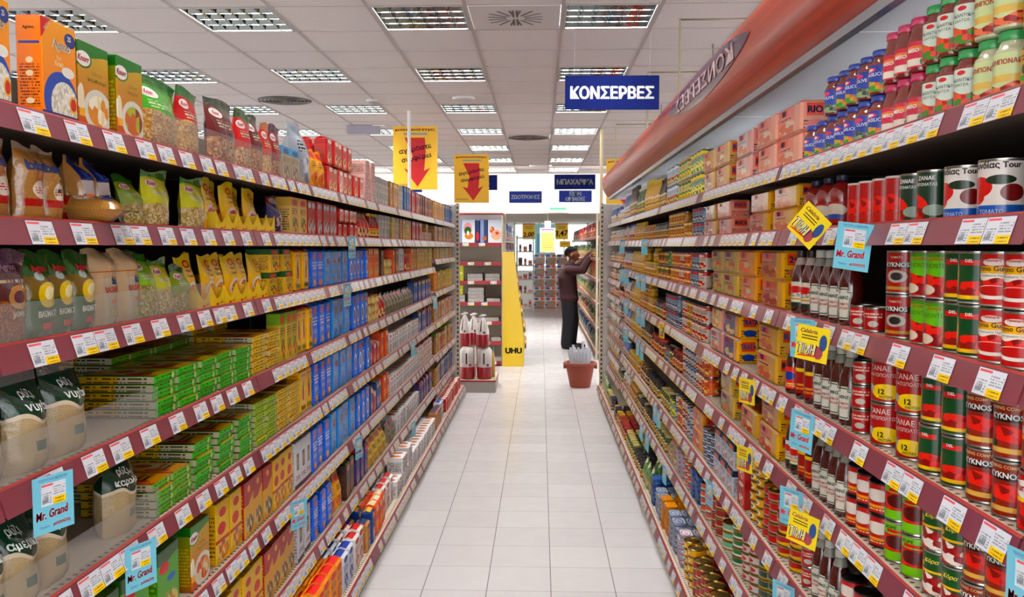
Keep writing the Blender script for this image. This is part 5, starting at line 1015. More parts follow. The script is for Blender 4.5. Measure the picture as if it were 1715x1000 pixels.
fill('R', 5, [(1775, 1672, 'kyknos2', dict(tiers=2, turn=RT, n=2)), (1670, 1600, 'kyknos2', dict(tiers=2, turn=RT, n=2)), (1598, 1532, 'kopa', dict(tiers=2, turn=RT, n=2)), (1530, 1470, 'kore', dict(tiers=2, turn=RT, n=2)), (1468, 1410, 'blacklid', dict(tiers=2, turn=RT, n=3)),
    (1408, 1356, 'heinz', dict(turn=RT, n=4)), (1355, 1330, 'hot', dict(turn=RT, n=2)), (1329, 1310, 'whitelab', dict(turn=RT, n=2)), (1308, 1266, 'tri_black', dict(tiers=2)), (1264, 1238, 'tri_black', dict(tiers=1)), (1236, 1196, 'tri_green', dict(tiers=2)), (1195, 1184, 'tri_tan', dict(tiers=2)),
    (1182, 1140, ['can_redwhite', 'can_orange', 'can_white'], dict(tiers=2, block=2, rows=2)), (1139, 1110, ['jar_red', 'can_bluegrey', 'can_greenfood'], dict(block=2)), (1108, 1090, 'jar_red', {}), (1089, 1072, 'bot_dark', {}), (1071, 1056, 'bot_yellow', {}), (1055, 1040, ['bot_white', 'bot_blue'], dict(block=1)), (1039, 1016, ['jar_pickle', 'jar_navy'], dict(block=1))])
fill('R', 6, [(1775, 1540, 'kyknos2', dict(tiers=1, turn=RT, rows=1)), (1538, 1470, 'kopa', dict(tiers=2, turn=RT, rows=1)), (1468, 1402, 'blacklid', dict(tiers=2, turn=RT)), (1400, 1356, 'heinz', dict(turn=RT, n=3)), (1355, 1338, 'smallred', dict(tiers=2, turn=RT)), (1336, 1296, 'disc_redyellow', dict(tiers=5, turn=RT, n=2)), (1294, 1276, 'disc_red', dict(tiers=5, n=2)), (1274, 1254, 'disc_yellow', dict(tiers=6, n=2)),
    (1252, 1232, 'redbox', dict(tiers=2)), (1230, 1196, 'fishbox', dict(tiers=2)), (1194, 1176, 'disc_blue', dict(tiers=4, rows=2)), (1174, 1160, 'tri_orange', dict(tiers=2)), (1158, 1128, ['can_redwhite', 'can_orange', 'can_white'], dict(tiers=2, block=2)), (1127, 1104, ['jar_pickle', 'can_white', 'tallcan_green'], dict(block=2)), (1102, 1086, 'jar_olive', {}), (1085, 1070, ['jar_amber', 'jar_navy'], dict(block=1)), (1069, 1052, 'jar_mustard', {}), (1051, 1040, 'bot_blue', {}), (1039, 1016, ['jar_mayo', 'jar_pickle'], dict(block=1))])
fill('R', 7, [(1420, 1340, 'disc_darkgreen', dict(tiers=5)), (1338, 1300, 'disc_darkgreen', dict(tiers=5)), (1298, 1268, 'disc_darkgreen', dict(tiers=5)), (1266, 1240, 'disc_white', dict(tiers=5)), (1238, 1222, 'disc_green', dict(tiers=5)), (1221, 1206, 'disc_aqua', dict(tiers=3)), (1204, 1190, 'disc_gold', dict(tiers=4)), (1188, 1172, 'disc_orange', dict(tiers=4)), (1170, 1156, 'ftin_blue', dict(tiers=5)), (1155, 1146, 'disc_orange', dict(tiers=5)),
    (1145, 1132, 'ftin_white', dict(tiers=5)), (1131, 1118, 'netbag', {}), (1116, 1098, 'jar_pickle', dict(rows=2)), (1097, 1080, 'jar_olive', dict(rows=2)), (1079, 1066, ['jar_navy', 'jar_pickle'], dict(rows=2, block=1)), (1065, 1054, 'jar_amber', dict(rows=2)), (1053, 1036, ['bot_white', 'jar_mayo'], dict(rows=2, block=1)), (1035, 1016, ['jar_red', 'jar_pickle'], dict(block=1))])
fill('R', 8, [(1240, 1196, 'disc_gold', dict(tiers=3, rows=2)), (1195, 1160, 'disc_gold', dict(tiers=4, rows=2)), (1159, 1146, 'disc_yellow', dict(tiers=5, rows=2)), (1145, 1134, 'ftin_white', dict(tiers=6, rows=2)), (1133, 1120, 'ftin_grey', dict(tiers=6, rows=2)), (1119, 1108, 'ftin_yellow', dict(tiers=6, rows=2)), (1107, 1098, 'ftin_grey', dict(tiers=5, rows=2)), (1097, 1090, 'ftin_blue', dict(tiers=6, rows=2)),
    (1089, 1076, 'greenpouch', dict(rows=2)), (1075, 1062, 'jar_olive', dict(rows=2)), (1061, 1048, 'jar_pickle', dict(rows=2)), (1047, 1038, 'jar_red', dict(rows=2)), (1037, 1028, ['jar_amber', 'jar_navy'], dict(rows=2, block=1)), (1027, 1018, 'bot_blue', {}), (1017, 1010, 'jar_mayo', {}), (1009, 1004, 'bot_green', {})])
# clear acrylic guards along the shelf fronts
ACR = mat('clear_acrylic', '#e8e6e2', .06)
_n = ACR.node_tree.nodes; _l = ACR.node_tree.links; _t = _n.new('ShaderNodeBsdfTransparent'); _t.inputs[0].default_value = (.93, .93, .92, 1); _m = _n.new('ShaderNodeMixShader'); _m.inputs[0].default_value = .12
_l.new(_t.outputs[0], _m.inputs[1]); _l.new(_n['Principled BSDF'].outputs[0], _m.inputs[2]); _l.new(_m.outputs[0], _n['Material Output'].inputs[0])
def guard(lvl, xa, xb, h):
    y0, y1 = ypx('L', xa, False), ypx('L', xb, False); mb = MB()
    mb.box(-.0015, .0015, -(y1 - y0) / 2, (y1 - y0) / 2, 0, h, 0); mb.box(-.02, .0015, -(y1 - y0) / 2, (y1 - y0) / 2, 0, .0015, 0)
    o = obj('acrylic_guard', mb, ACR); o.location = (-.938, (y0 + y1) / 2, SIDE['L']['zs'][lvl - 1] + .0004)
    tag(o, 'clear acrylic guard along the front of the %s pasta-side shelf' % ordn(lvl), 'shelf guard', 'clear shelf guards')
guard(1, 246, 505, .085); guard(3, -45, 338, .075); guard(4, -60, 242, .085); guard(5, -60, 240, .085)
# hanging price flags
SKY = mat('blue_flag_card', '#74c6dc', .35, coat=.2); YEL = mat('yellow_flag_card', '#f2d41a', .35, coat=.2)
RED_I, NAVY_I, WHITE_I = ink('#e8182a'), ink('#24306a'), ink('#f0f0ea')
def flag_mesh(far=False):
    W, H = .086, .106; mb = MB(); fn = lambda x, y: (x, -.0008, y)
    wx0, wx1, wz0, wz1 = -.026, .027, -.056, -.014
    for a, b, c, d in ((-W / 2, W / 2, wz1, 0), (-W / 2, W / 2, -H, wz0), (-W / 2, wx0, wz0, wz1), (wx1, W / 2, wz0, wz1)): mb.box(a, b, -.0006, .0006, c, d, 0)
    mb.poly([(wx0, .0004, wz0), (wx1, .0004, wz0), (wx1, .0004, wz1), (wx0, .0004, wz1)], 1, False, [(0, 0), (1, 0), (1, 1), (0, 1)])
    if not far:
        put_text(mb, 'Mr. Grand', fn, -.004, -.0705, .016, 2, w=.066, bold=.035, rot=.05, shear=.1)
        put_text(mb, 'Προϊόν', fn, -.02, -.094, .006, 3, w=.026, bold=.0)
        put_text(mb, 'μασούτη', fn, .016, -.0925, .009, 2, w=.042, bold=.04)
        put_text(mb, 'ΠΟΙΟΤΗΤΑ & ΟΙΚΟΝΟΜΙΑ', fn, 0, -.007, .005, 3, w=.06, bold=.0)
    return mb
flagA = obj('price_flag', flag_mesh(), [SKY, CARD, RED_I, NAVY_I], link=False); flagB = obj('price_flag', flag_mesh(True), [SKY, CARD, RED_I, NAVY_I], link=False)
def yel_mesh():
    W = .085; mb = MB(); fn = lambda x, y: (x, -.0008, y); mb.box(-W / 2, W / 2, -.0006, .0006, -W, 0, 0)
    put_text(mb, 'Calabria', fn, -.012, -.013, .010, 1, w=.048, bold=.02, shear=.2)
    put_text(mb, 'ΤΙΜΗ', fn, -.014, -.058, .026, 2, w=.05, bold=.05, shear=.1); put_text(mb, 'ΤΙΜΗ', lambda x, y: (x, -.0013, y), -.014, -.0575, .024, 3, w=.046, bold=.0, shear=.1)
    for k in range(2): put_poly(mb, [(-.03, -.033 + .007 * k), (.012, -.033 + .007 * k), (.012, -.0305 + .007 * k), (-.03, -.0305 + .007 * k)], fn, 2)
    put_poly(mb, [(-.04, -.078), (.01, -.074), (.01, -.070), (-.03, -.073)], fn, 4)
    b = [(.018 + .012 * math.cos(2 * PI * k / 16), -.062 + .016 * math.sin(2 * PI * k / 16)) for k in range(16)]; put_poly(mb, b, fn, 5)
    b = [(.028 + .010 * math.cos(2 * PI * k / 16), -.036 + .020 * math.sin(2 * PI * k / 16)) for k in range(16)]; put_poly(mb, b, fn, 6)
    return mb
flagY = obj('offer_flag', yel_mesh(), [YEL, ink('#8a2a4a'), ink('#2a1a10'), WHITE_I, ink('#d8381c'), ink('#a04048'), ink('#2a4a80')], link=False)
FC = {}
def flag(side, lvl, x, kindf, turn=0., roll=0., z=None, out=.0, drop=0., n=''):
    S = SIDE[side]; s = S['s']; base = lvl == 8; xf = (S['xb'] if base else S['xf']) - .03 - out; y = FPX * xf / abs(x - 905.)
    turn = turn * (.35 if y > 3.2 else 1.); o = kindf.copy(); COL.objects.link(o); zz = S['zs'][lvl - 1] if z is None else z
    o.location = (s * xf, y, zz + .006 - drop); o.rotation_euler = (0, roll, (PI / 2 if side == 'L' else -PI / 2) + turn)
    c = (side, lvl, kindf is flagY); FC[c] = FC.get(c, 0) + 1
    tag(o, ('yellow square offer flag' if kindf is flagY else 'light blue price flag with card window') + ' hanging on %s %s shelf, %s from camera end' % (ordn(lvl), S['word'], ordn(FC[c])), 'price flag', 'price flags on the rails')
flag('L', 4, 62, flagA, -.35); flag('L', 5, 213, flagA, -.4); flag('L', 6, 112, flagA, -.4); flag('L', 6, 491, flagA, -.45)
flag('L', 2, 588, flagA, -.5); flag('L', 3, 579, flagA, -.5); flag('L', 6, 596, flagA, -.55); flag('L', 5, 690, flagB, -.5); flag('L', 4, 728, flagB, -.8); flag('L', 7, 690, flagB, -.5)
flag('R', 4, 1725, flagA, .2); flag('R', 5, 1725, flagA, .15); flag('R', 2, 1425, flagA, .7, .12); flag('R', 3, 1341, flagA, .5); flag('R', 4, 1345, flagA, .45, .1); flag('R', 5, 1328, flagA, .5); flag('R', 6, 1318, flagA, .5)
flag('R', 2, 1366, flagY, .75, .75, out=.03, drop=-.03); flag('R', 3, 1361, flagY, .75, .12, out=.04); flag('R', 5, 1352, flagY, .7, .15, out=.03); flag('R', 6, 1336, flagY, .5, .1, out=.02); flag('R', 4, 1251, flagY, .4, 0, out=.01); flag('R', 5, 1249, flagY, .4, 0, out=.01); flag('R', 4, 1108, flagY, .6)
flag('R', 6, 1191, flagA, .4); flag('R', 7, 1115, flagB, .3); flag('R', 7, 1076, flagB, .4, .2); flag('R', 7, 1086, flagB, .5, .2); flag('R', 6, 1098, flagB, .4); flag('R', 6, 1104, flagB, .3); flag('R', 5, 1068, flagB, .5); flag('R', 5, 1075, flagB, .5); flag('R', 3, 1068, flagB, .7); flag('R', 3, 1077, flagB, .7); flag('R', 4, 1068, flagB, .7); flag('R', 4, 1076, flagB, .7)
flag('R', 2, 1078, flagB, 1.1); flag('R', 2, 1041, flagB, 1.2); flag('R', 3, 1041, flagB, 1.2); flag('R', 3, 1048, flagB, 1.2); flag('R', 4, 1048, flagB, 1.1); flag('R', 5, 1048, flagB, 1.1)
# ---------------------------------------------------------------- hanging signs and posters
def sign(name, x0, x1, y, z0, z1, lines, bg, txt, label, cat, tilt=0, size=.4, shift=0.):
    t = empty(name, ((x0 + x1) / 2, y, z1), tilt); W, H = x1 - x0, z1 - z0
    mb = MB(); mb.box(-W / 2, W / 2, -.006, .006, -H, 0, 0, .001); obj('board', mb, bg, t)
    lt = MB(); n = len(lines)
    for k, l in enumerate(lines):
        cz = -H / 2 + (n - 1 - 2 * k) * H * .225
        put_text(lt, l, lambda x, y: (x, -.0072, y), shift, cz, H * size, 0, w=-W * (.88 if n == 1 else .6) if k or n == 1 else W * .36, bold=.045)
    obj('lettering', lt, txt, t)
    cb = MB()
    for e in (-.4, .4): cb.tube([(e * W, 0, -.01), (e * W, 0, CEIL - z1 if y < 17 else .01)], .0015, 5)
    if y < 17: obj('cord', cb, mat('nylon_cord', '#b8b2ae', .4), t)
    tag(t, label, cat); return t
BLUE = mat('sign_blue', '#0a1858', .6, spec=.08); WT = mat('sign_white', '#f2f2f2', .4); GT = mat('sign_grey_letters', '#a8b0ac', .4)
def X(px, Y): return (px - 905) * Y / FPX
def Z(py, Y): return CAMZ - (py - 414) * Y / FPX
sign('hanging_sign', X(945, 6), X(1100, 6), 6.0, Z(187.5, 6), Z(132, 6), ['ΚΟΝΣΕΡΒΕΣ'], BLUE, WT, 'big blue hanging sign with white canned-goods lettering', 'sign', .02, .37)
sign('hanging_sign', X(765, 13.7), X(833, 13.7), 13.7, Z(319, 13.7), Z(294, 13.7), ['ΕΙΔΗ', 'ΖΑΧ/ΚΗΣ'], BLUE, WT, 'small blue hanging sign with two white lines, before the yellow poster', 'sign', 0, .34, .0)
sign('hanging_sign', X(928, 13.7), X(996, 13.7), 13.7, Z(318, 13.7), Z(293.5, 13.7), ['ΜΠΑΧΑΡΙΚΑ'], BLUE, WT, 'small blue hanging sign reading spices in bright white', 'sign', 0, .34)
sign('wall_sign', X(853, 17.28), X(907, 17.28), 17.285, Z(340, 17.28), Z(321, 17.28), ['ΖΩΟΤΡΟΦΕΣ'], BLUE, GT, 'small blue wall sign with one line of grey letters on bulkhead', 'sign', 0, .36)
sign('wall_sign', X(936, 17.28), X(990, 17.28), 17.285, Z(339, 17.28), Z(320, 17.28), ['ΕΙΔΗ', 'ΟΙΚΙΑΚΗΣ'], BLUE, GT, 'small blue wall sign with two grey lines on bulkhead', 'sign', 0, .34)
sign('wall_sign', X(688, 17.28), X(707, 17.28), 17.285, Z(322, 17.28), Z(317, 17.28) + .12, ['ΠΟΤΑ'], BLUE, GT, 'blue wall sign mostly hidden behind the first yellow poster', 'sign', 0, .3)
PY = mat('poster_yellow', '#f4bc10', .4); PR = ink('#c41a1c'); PK = ink('#2a1f4a'); PB = ink('#7f98b8')
def poster(x0, x1, Y, py0, py1, label, full=True):
    W, H = X(x1, Y) - X(x0, Y), Z(py0, Y) - Z(py1, Y)
    t = empty('hanging_poster', ((X(x0, Y) + X(x1, Y)) / 2, Y, Z(py0, Y))); fn = lambda x, y: (x, -.003, y)
    mb = MB(); mb.box(-W / 2, W / 2, -.002, .002, -H, 0, 0)
    put_text(mb, 'μασούτης', fn, 0, -H * .055, H * .05, 1, w=-W * .88, bold=.07)
    mb.poly([fn(-W * .26, -H * .108), fn(W * .28, -H * .108), fn(W * .28, -H * .135), fn(-W * .26, -H * .135)][::-1], 3)
    put_poly(mb, [(-W * .24, -H * .18), (W * .22, -H * .18), (W * .24, -H * .4), (W * .2, -H * .7), (W * .34, -H * .655), (W * .05, -H * .955), (-W * .26, -H * .66), (-W * .12, -H * .7), (-W * .06, -H * .45)], fn, 1, True)
    f2 = lambda x, y: (x, -.004, y)
    put_text(mb, 'αγοράστε', f2, W * .0, -H * .36, H * .1, 2, w=-W * .74, bold=.015, rot=.2)
    put_text(mb, 'συμφέρει', f2, W * .03, -H * .5, H * .1, 2, w=-W * .68, bold=.015, rot=.2)
    for k in range(2): mb.poly([f2(-W * .44, -H * (.915 + .02 * k)), f2(-W * .1, -H * (.915 + .02 * k)), f2(-W * .1, -H * (.921 + .02 * k)), f2(-W * .44, -H * (.921 + .02 * k))][::-1], 2)
    obj('sheet', mb, [PY, PR, PK, PB], t)
    cb = MB(); 
    for e in (-.45, .45): cb.tube([(e * W, 0, 0), (e * W, 0, CEIL - Z(py0, Y))], .0015, 5)
    obj('cord', cb, mat('nylon_cord', '#b8b2ae', .4), t)
    tag(t, label, 'poster'); return t
poster(659, 733, 9.66, 213, 318, 'big yellow poster with red arrow beside the white pole')
poster(761, 819, 12.3, 260, 340, 'yellow poster with red arrow half covered by a blue sign')
poster(1014, 1072, 12.3, 268, 350, 'yellow poster mostly hidden behind the canopy')
Y = 9.3; mb = MB(); mb.tube([(X(686, Y), Y, 2.0), (X(686, Y), Y, CEIL)], .018, 10); tag(obj('service_pole', mb, mat('white_pole', '#eceae6', .4)), 'thin white pole rising to the ceiling before the yellow poster', 'pole')
Y = 10.87; mb = MB(); mb.tube([(X(1006, Y), Y, 0), (X(1006, Y), Y, CEIL)], .022, 10); tag(obj('service_pole', mb, mat('cream_pole', '#d8c49a', .4)), 'thin cream pole rising to the ceiling beyond the canopy', 'pole')
t = empty('ceiling_tag', (X(1101, 8.9), 8.9, Z(199, 8.9))); mb = MB(); mb.box(-.044, .044, -.002, .002, -.14, 0, 0); put_text(mb, '♥', lambda x, y: (x, -.004, y), 0, -.05, .05, 1); obj('sheet', mb, [PY, PR], t)
mb = MB(); mb.tube([(0, 0, 0), (0, 0, CEIL - Z(199, 8.9))], .0015, 5); obj('cord', mb, mat('nylon_cord', '#b8b2ae', .4), t); tag(t, 'tiny yellow card with a red mark above the canopy', 'sign')
t = empty('exit_lamp', (X(934, 17.25), 17.25, Z(358, 17.25))); mb = MB(); mb.box(-.22, .22, -.06, .05, 0, .13, 0, .02); obj('body', mb, m_w, t); mb = MB(); mb.box(-.16, .16, -.064, -.06, .07, .118, 0); obj('panel', mb, mat('exit_green', '#3aa86a', .4, emit=.4), t); tag(t, 'white emergency exit lamp with green strip on bulkhead', 'exit lamp')

# the far-end bay of the tin side has its own, closer shelves
POOL = [['jar_mayo', 'bot_blue', 'jar_olive'], ['jar_mayo', 'jar_mustard'], ['jar_amber', 'jar_olive'], ['jar_mustard', 'jar_mayo', 'jar_red'], ['jar_amber', 'jar_red', 'can_orange'], ['jar_mayo', 'jar_navy'], ['jar_red', 'can_white', 'jar_pickle'], ['can_redwhite', 'can_yellowfood'], ['jar_pickle', 'can_bluegrey'], ['can_tan', 'jar_olive'], ['jar_navy', 'jar_pickle', 'greenpouch', 'bot_green']]
for i, z in enumerate(LASTZ['R']):
    b = i == len(LASTZ['R']) - 1
    place_run('R', 21 + i, 7.83, 9.24, POOL[i], z, b, dict(block=3), LASTZ['R'][i - 1] - z - .054 if i else .2)
# ---------------------------------------------------------------- across the cross-aisle
# low platform with coffee bags
t = empty('display_plinth', (X(798, 9.3), 9.62, 0)); w = (X(828, 9.3) - X(765, 9.3)) / 2
mb = MB(); mb.box(-w, w, -.31, .31, 0, .12, 0, .004); obj('base', mb, mat('plinth_grey', '#b9b1ac', .5), t)
mb = MB(); mb.box(-w - .004, w + .004, -.316, .316, .118, .138, 0, .002); mb.poly([(-w, -.31, .1385), (w, -.31, .1385), (w, .31, .1385), (-w, .31, .1385)], 1); obj('rim', mb, [LIP, CREAM], t)
tag(t, 'low grey display plinth with red rim at end of pasta-side shelving', 'display plinth')
def coffee(name, loc, h, r, tied, label):
    t = empty(name, loc, R.uniform(-.3, .3)); rd = mat('bag_crimson', '#a0141f', .3, coat=.3); wh = art('coffee_white', '#dcd8d4', [('r', .4, .15, .47, .7, '#5a2a30'), ('e', .6, .1, .06, .06, '#8a3a1c'), ('r', .2, .2, .3, .8, '#c8c2be')], rough=.3, coat=.3, bump=.4)
    mb = MB(); mb.lathe([(r * .9, 0), (r, .02), (r * 1.02, h * .3), (r, h * .38)], 20, 0); obj('lower_band', mb, rd, t)
    mb = MB()
    if tied: mb.lathe([(r, h * .38), (r * .98, h * .5), (r * .7, h * .72), (r * .28, h * .9), (r * .16, h * .93), (r * .3, h)], 20, 0)
    else: mb.lathe([(r, h * .38), (r * 1.02, h * .7), (r * .98, h * .9), (r * .7, h * .97), (.001, h)], 20, 0)
    obj('upper_bag', mb, wh, t)
    if tied: mb = MB(); mb.tube([(-.035, -.02, h * .93), (.04, -.02, h * .97)], .009, 8); obj('clip', mb, mat('clip_white', '#efefec', .35), t)
    tag(t, label, 'coffee bag', 'coffee bags on the plinth')
pz = .139
coffee('coffee_bag', (X(782, 9.42), 9.42, pz), .36, .082, False, 'fat white and red coffee bag at the front, beside the shelf post')
coffee('coffee_bag', (X(811, 9.42), 9.42, pz), .36, .084, False, 'fat white and red coffee bag at the front, next to the yellow bottle')
coffee('coffee_bag', (X(788, 9.62) - .02, 9.66, pz), .36, .08, False, 'white and red coffee bag in the row behind')
coffee('coffee_bag', (X(778, 9.45), 9.45, pz + .362), .38, .062, True, 'tied white and red coffee bag on top, beside the shelf post')
coffee('coffee_bag', (X(793, 9.6), 9.6, pz + .362), .36, .062, True, 'tied white and red coffee bag on top, set back in the middle')
coffee('coffee_bag', (X(808, 9.40), 9.40, pz + .362), .36, .072, True, 'tied white and red coffee bag on top, over the bottle side')
t = empty('oil_bottle', (X(824, 9.55), 9.55, pz)); mb = MB(); mb.lathe([(.03, 0), (.034, .01), (.034, .2), (.02, .27), (.014, .3)], 16, 0); obj('body', mb, mat('oil_amber', '#c8982a', .15, coat=.6), t)
mb = MB(); mb.lathe([(.017, .295), (.017, .335), (.01, .34)], 14, 0); obj('cap', mb, mat('cap_green_dark', '#1f5a3a', .4), t); tag(t, 'amber oil bottle with green cap beside the coffee bags', 'bottle')
# end-of-aisle unit facing the camera
YE = 11.45; xr = -.50; xl = -1.55
t = empty('end_display_unit', ((xl + xr) / 2, YE, 0)); W = xr - xl
GB = mat('unit_back_grey', '#a3978b', .7)
mb = MB(); mb.box(-W / 2, W / 2, .42, .45, 0, 2.04); obj('back_panel', mb, GB, t)
for e in (-1, 1):
    mb = MB(); mb.box(e * W / 2 - .02, e * W / 2 + .02, .38, .45, 0, 2.06); obj('post', mb, POST, t)
    mb = MB(); mb.box(e * W / 2 - .02, e * W / 2 + .0, -.005, .04, 0, 2.03); obj('front_post', mb, CREAM, t)
EZ = [1.655, 1.40, 1.145, .86, .60, .33, .06]
for k, z in enumerate(EZ):
    mb = MB(); mb.box(-W / 2 + .005, W / 2 - .02, .0, .42, z - .03, z, 0); s = obj('shelf', mb, CREAM, t)
    mb = MB(); mb.box(-W / 2 + .005, W / 2 - .02, -.012, .0, z - .045, z + .004, 0); rl = obj('price_rail', mb, mat('red_price_rail', '#9c2430', .35), s)
    for x in (R.uniform(-.0, .1), R.uniform(.22, .4)):
        c = CARDO.copy(); COL.objects.link(c); c.parent = rl; c.rotation_euler = (0, 0, PI / 2); c.location = (x, -.0125, z)
mb = MB(); mb.box(-W / 2, W / 2, -.02, .45, 2.045, 2.06); obj('header', mb, mat('unit_header_red', '#c8402c', .4), t)
mb = MB(); mb.box(-W / 2 + .02, W / 2 - .02, .30, .31, 1.66, 2.044); obj('light_panel', mb, mat('header_white', '#f2f2f2', .5), t)
tag(t, 'grey backed display unit with red rails facing down the aisle', 'display unit')
def fbox(name, x0, x1, Yf, z, h, d, front, side, label, cat, group=None):
    mb = MB(); w = x1 - x0; mb.box(-w / 2, w / 2, 0, d, 0, h, (0, 1, 1), .003); o = obj(name, mb, [front, side]); o.location = ((x0 + x1) / 2, Yf, z); tag(o, label, cat, group); return o
ic = lambda n, L: art(n, '#dfe8f2', L, rough=.3, grad='#f4f6f8')
fbox('ice_cream_box', X(771, YE), X(795, YE), YE + .04, 1.6556, .315, .2, ic('ice_a', [('e', .5, .62, .3, .25, '#e8b0b8'), ('e', .5, .52, .24, .18, '#3a6a2a'), ('e', .58, .3, .3, .14, '#d89a50'), ('e', .52, .42, .09, .1, '#f4f4ee'), ('r', 0, 0, .1, 1, '#98b0d8')]), mat('ice_side', '#c8d4e6', .4), 'white picture box with green leaf and biscuits on display unit', 'box', 'picture boxes')
fbox('ice_cream_box', X(796, YE), X(803, YE), YE + .045, 1.6556, .30, .2, ic('ice_b', [('r', 0, 0, 1, 1, '#2a3a6a'), ('e', .5, .3, .4, .2, '#c8384a')]), mat('ice_side_dark', '#28324e', .4), 'narrow dark blue picture box on display unit', 'box', 'picture boxes')
fbox('ice_cream_box', X(804, YE), X(816, YE), YE + .04, 1.6556, .31, .2, ic('ice_c', [('r', .5, 0, 1, 1, '#3a4a6e'), ('r', 0, 0, .5, 1, '#98aacc'), ('e', .6, .2, .3, .1, '#c87a3a')]), mat('ice_side_dark', '#28324e', .4), 'pale and dark blue picture box on display unit', 'box', 'picture boxes')
fbox('ice_cream_box', X(817, YE), X(840, YE), YE + .04, 1.6556, .315, .2, ic('ice_d', [('e', .3, .56, .16, .14, '#d84a6a'), ('e', .25, .6, .09, .07, '#f0c83a'), ('e', .6, .35, .36, .22, '#eac4a8'), ('e', .66, .42, .12, .06, '#c8543a')]), mat('ice_side', '#c8d4e6', .4), 'white picture box with red and yellow sweets on display unit', 'box', 'picture boxes')
PW = art('paper_pack', '#dcdad6', [('t', .0, .0, 1., 1., 7, '#b4b0ac')], rough=.5); PKB = mat('pack_black', '#1a1a1e', .4)
def pack(x0, x1, zi, n, label):
    for k in range(n):
        mb = MB(); w = x1 - x0; mb.box(-w / 2, w / 2, 0, .24, 0, .048, (0, 0, 0), .004); o = obj('paper_pack', mb, [PW]); o.location = ((x0 + x1) / 2 + R.uniform(-.004, .004), YE + .04, EZ[zi] + .0006 + .0486 * k)
        for e in (-1, 1): b = MB(); b.box(e * w / 2 - .012, e * w / 2 + .002, .002, .238, .002, .05); obj('end_strip', b, PKB, o)
        tag(o, label + ', %s layer up' % ordn(k + 1), 'pack', 'paper packs on the display unit')
pack(X(782, YE), X(808, YE), 2, 2, 'white black-ended paper pack, stack beside yellow-green pack')
pack(X(812, YE), X(837, YE), 2, 2, 'white black-ended paper pack, upper-shelf stack near yellow stand')
pack(X(783, YE), X(810, YE), 3, 4, 'white paper pack with black ends, tall stack on middle shelf')
pack(X(768, YE) - .06, X(778, YE), 3, 2, 'white paper pack with black ends, stack half hidden by post')
pack(X(814, YE), X(837, YE), 3, 1, 'white paper pack with black ends, alone on middle shelf')
pack(X(792, YE), X(835, YE), 4, 1, 'wide white paper pack on the shelf above the coffee bags')
pack(X(822, YE), X(839, YE), 5, 1, 'white paper pack on the second lowest shelf of display unit')
pack(X(826, YE), X(840, YE), 6, 1, 'white paper pack on the lowest shelf of display unit')
fbox('napkin_pack', X(768, YE), X(776, YE), YE + .02, EZ[2] + .0006, .21, .14, art('lime_pack', '#c8c81c', [('e', .5, .5, .3, .1, '#e8e8a0')], rough=.35), mat('lime_side', '#b0b018', .4), 'yellow-green pack standing on the display unit', 'pack')
fbox('napkin_pack', X(768, YE), X(775, YE), YE + .02, EZ[3] + .10, .13, .1, art('lime_pack', '#c8c81c', []), mat('lime_side', '#b0b018', .4), 'yellow-green pack on top of the half hidden paper stack', 'pack')
# tall yellow glue stand
YU = 11.40
t = empty('glue_stand', (X(842, YU), YU, 0)); YS = mat('stand_yellow', '#f0c80a', .35, coat=.3)
pr = [(0, 0), (X(877, YU) - X(842, YU), 0), (X(877, YU) - X(842, YU), Z(560, YU)), (X(860, YU) - X(842, YU), Z(422, YU)), (0, Z(422, YU))]
for y0 in (0, .40):
    mb = MB(); mb.poly([(x, y0, z) for x, z in pr]); mb.poly([(x, y0 + .02, z) for x, z in pr][::-1])
    for k in range(5): a, b = pr[k], pr[(k + 1) % 5]; mb.poly([(a[0], y0, a[1]), (a[0], y0 + .02, a[1]), (b[0], y0 + .02, b[1]), (b[0], y0, b[1])])
    p = obj('side_panel', mb, YS, t)
    if y0 == 0:
        mb = MB(); put_text(mb, 'UHU', lambda x, y: (x, -.003, y), .145, Z(588, YU), .075, 0, w=.215, bold=.07); obj('lettering', mb, ink('#141210'), t)
mb = MB(); mb.box(0, .02, .02, .40, 0, Z(422, YU)); obj('back_panel', mb, YS, t)
mb = MB(); sl = []
for k in range(5):
    zz = .45 + .2 * k; xx = .28 - .17 * (k / 5.4); mb.box(.02, xx, .02, .40, zz - .012, zz)
mb.box(0.02, .272, .02, .40, .06, .075); obj('rack_shelves', mb, YS, t)
tag(t, 'tall yellow sloping display stand with black lettering', 'display stand')
for k in range(6):
    for j in range(3):
        zz = .45 + .2 * (k - 1) if k else .25; xx = .28 - .17 * max(0, k - 1) / 5.4 if k else .29
        b = art('blister', '#e0b810', [('r', .1, .1, .9, .45, '#2a2418'), ('e', .5, .7, .3, .15, '#f4ecc8'), ('r', .2, .46, .8, .52, '#c83a1c')], rough=.25, coat=.4)
        mb = MB(); mb.box(-.012, .014, -.05, .05, 0, .15, (0, 0, 0), .003); o = obj('blister_pack', mb, b); o.location = (X(842, YU) + xx + .012, YU + .085 + .115 * j, zz + (.0006 if k else -.02)); o.rotation_euler = (0, -.1 if k else 0, 0)
        tag(o, 'yellow and black blister pack, %s level of glue stand, %s from front panel' % (ordn(6 - k), ordn(j + 1)), 'blister pack', 'blister packs on the glue stand')
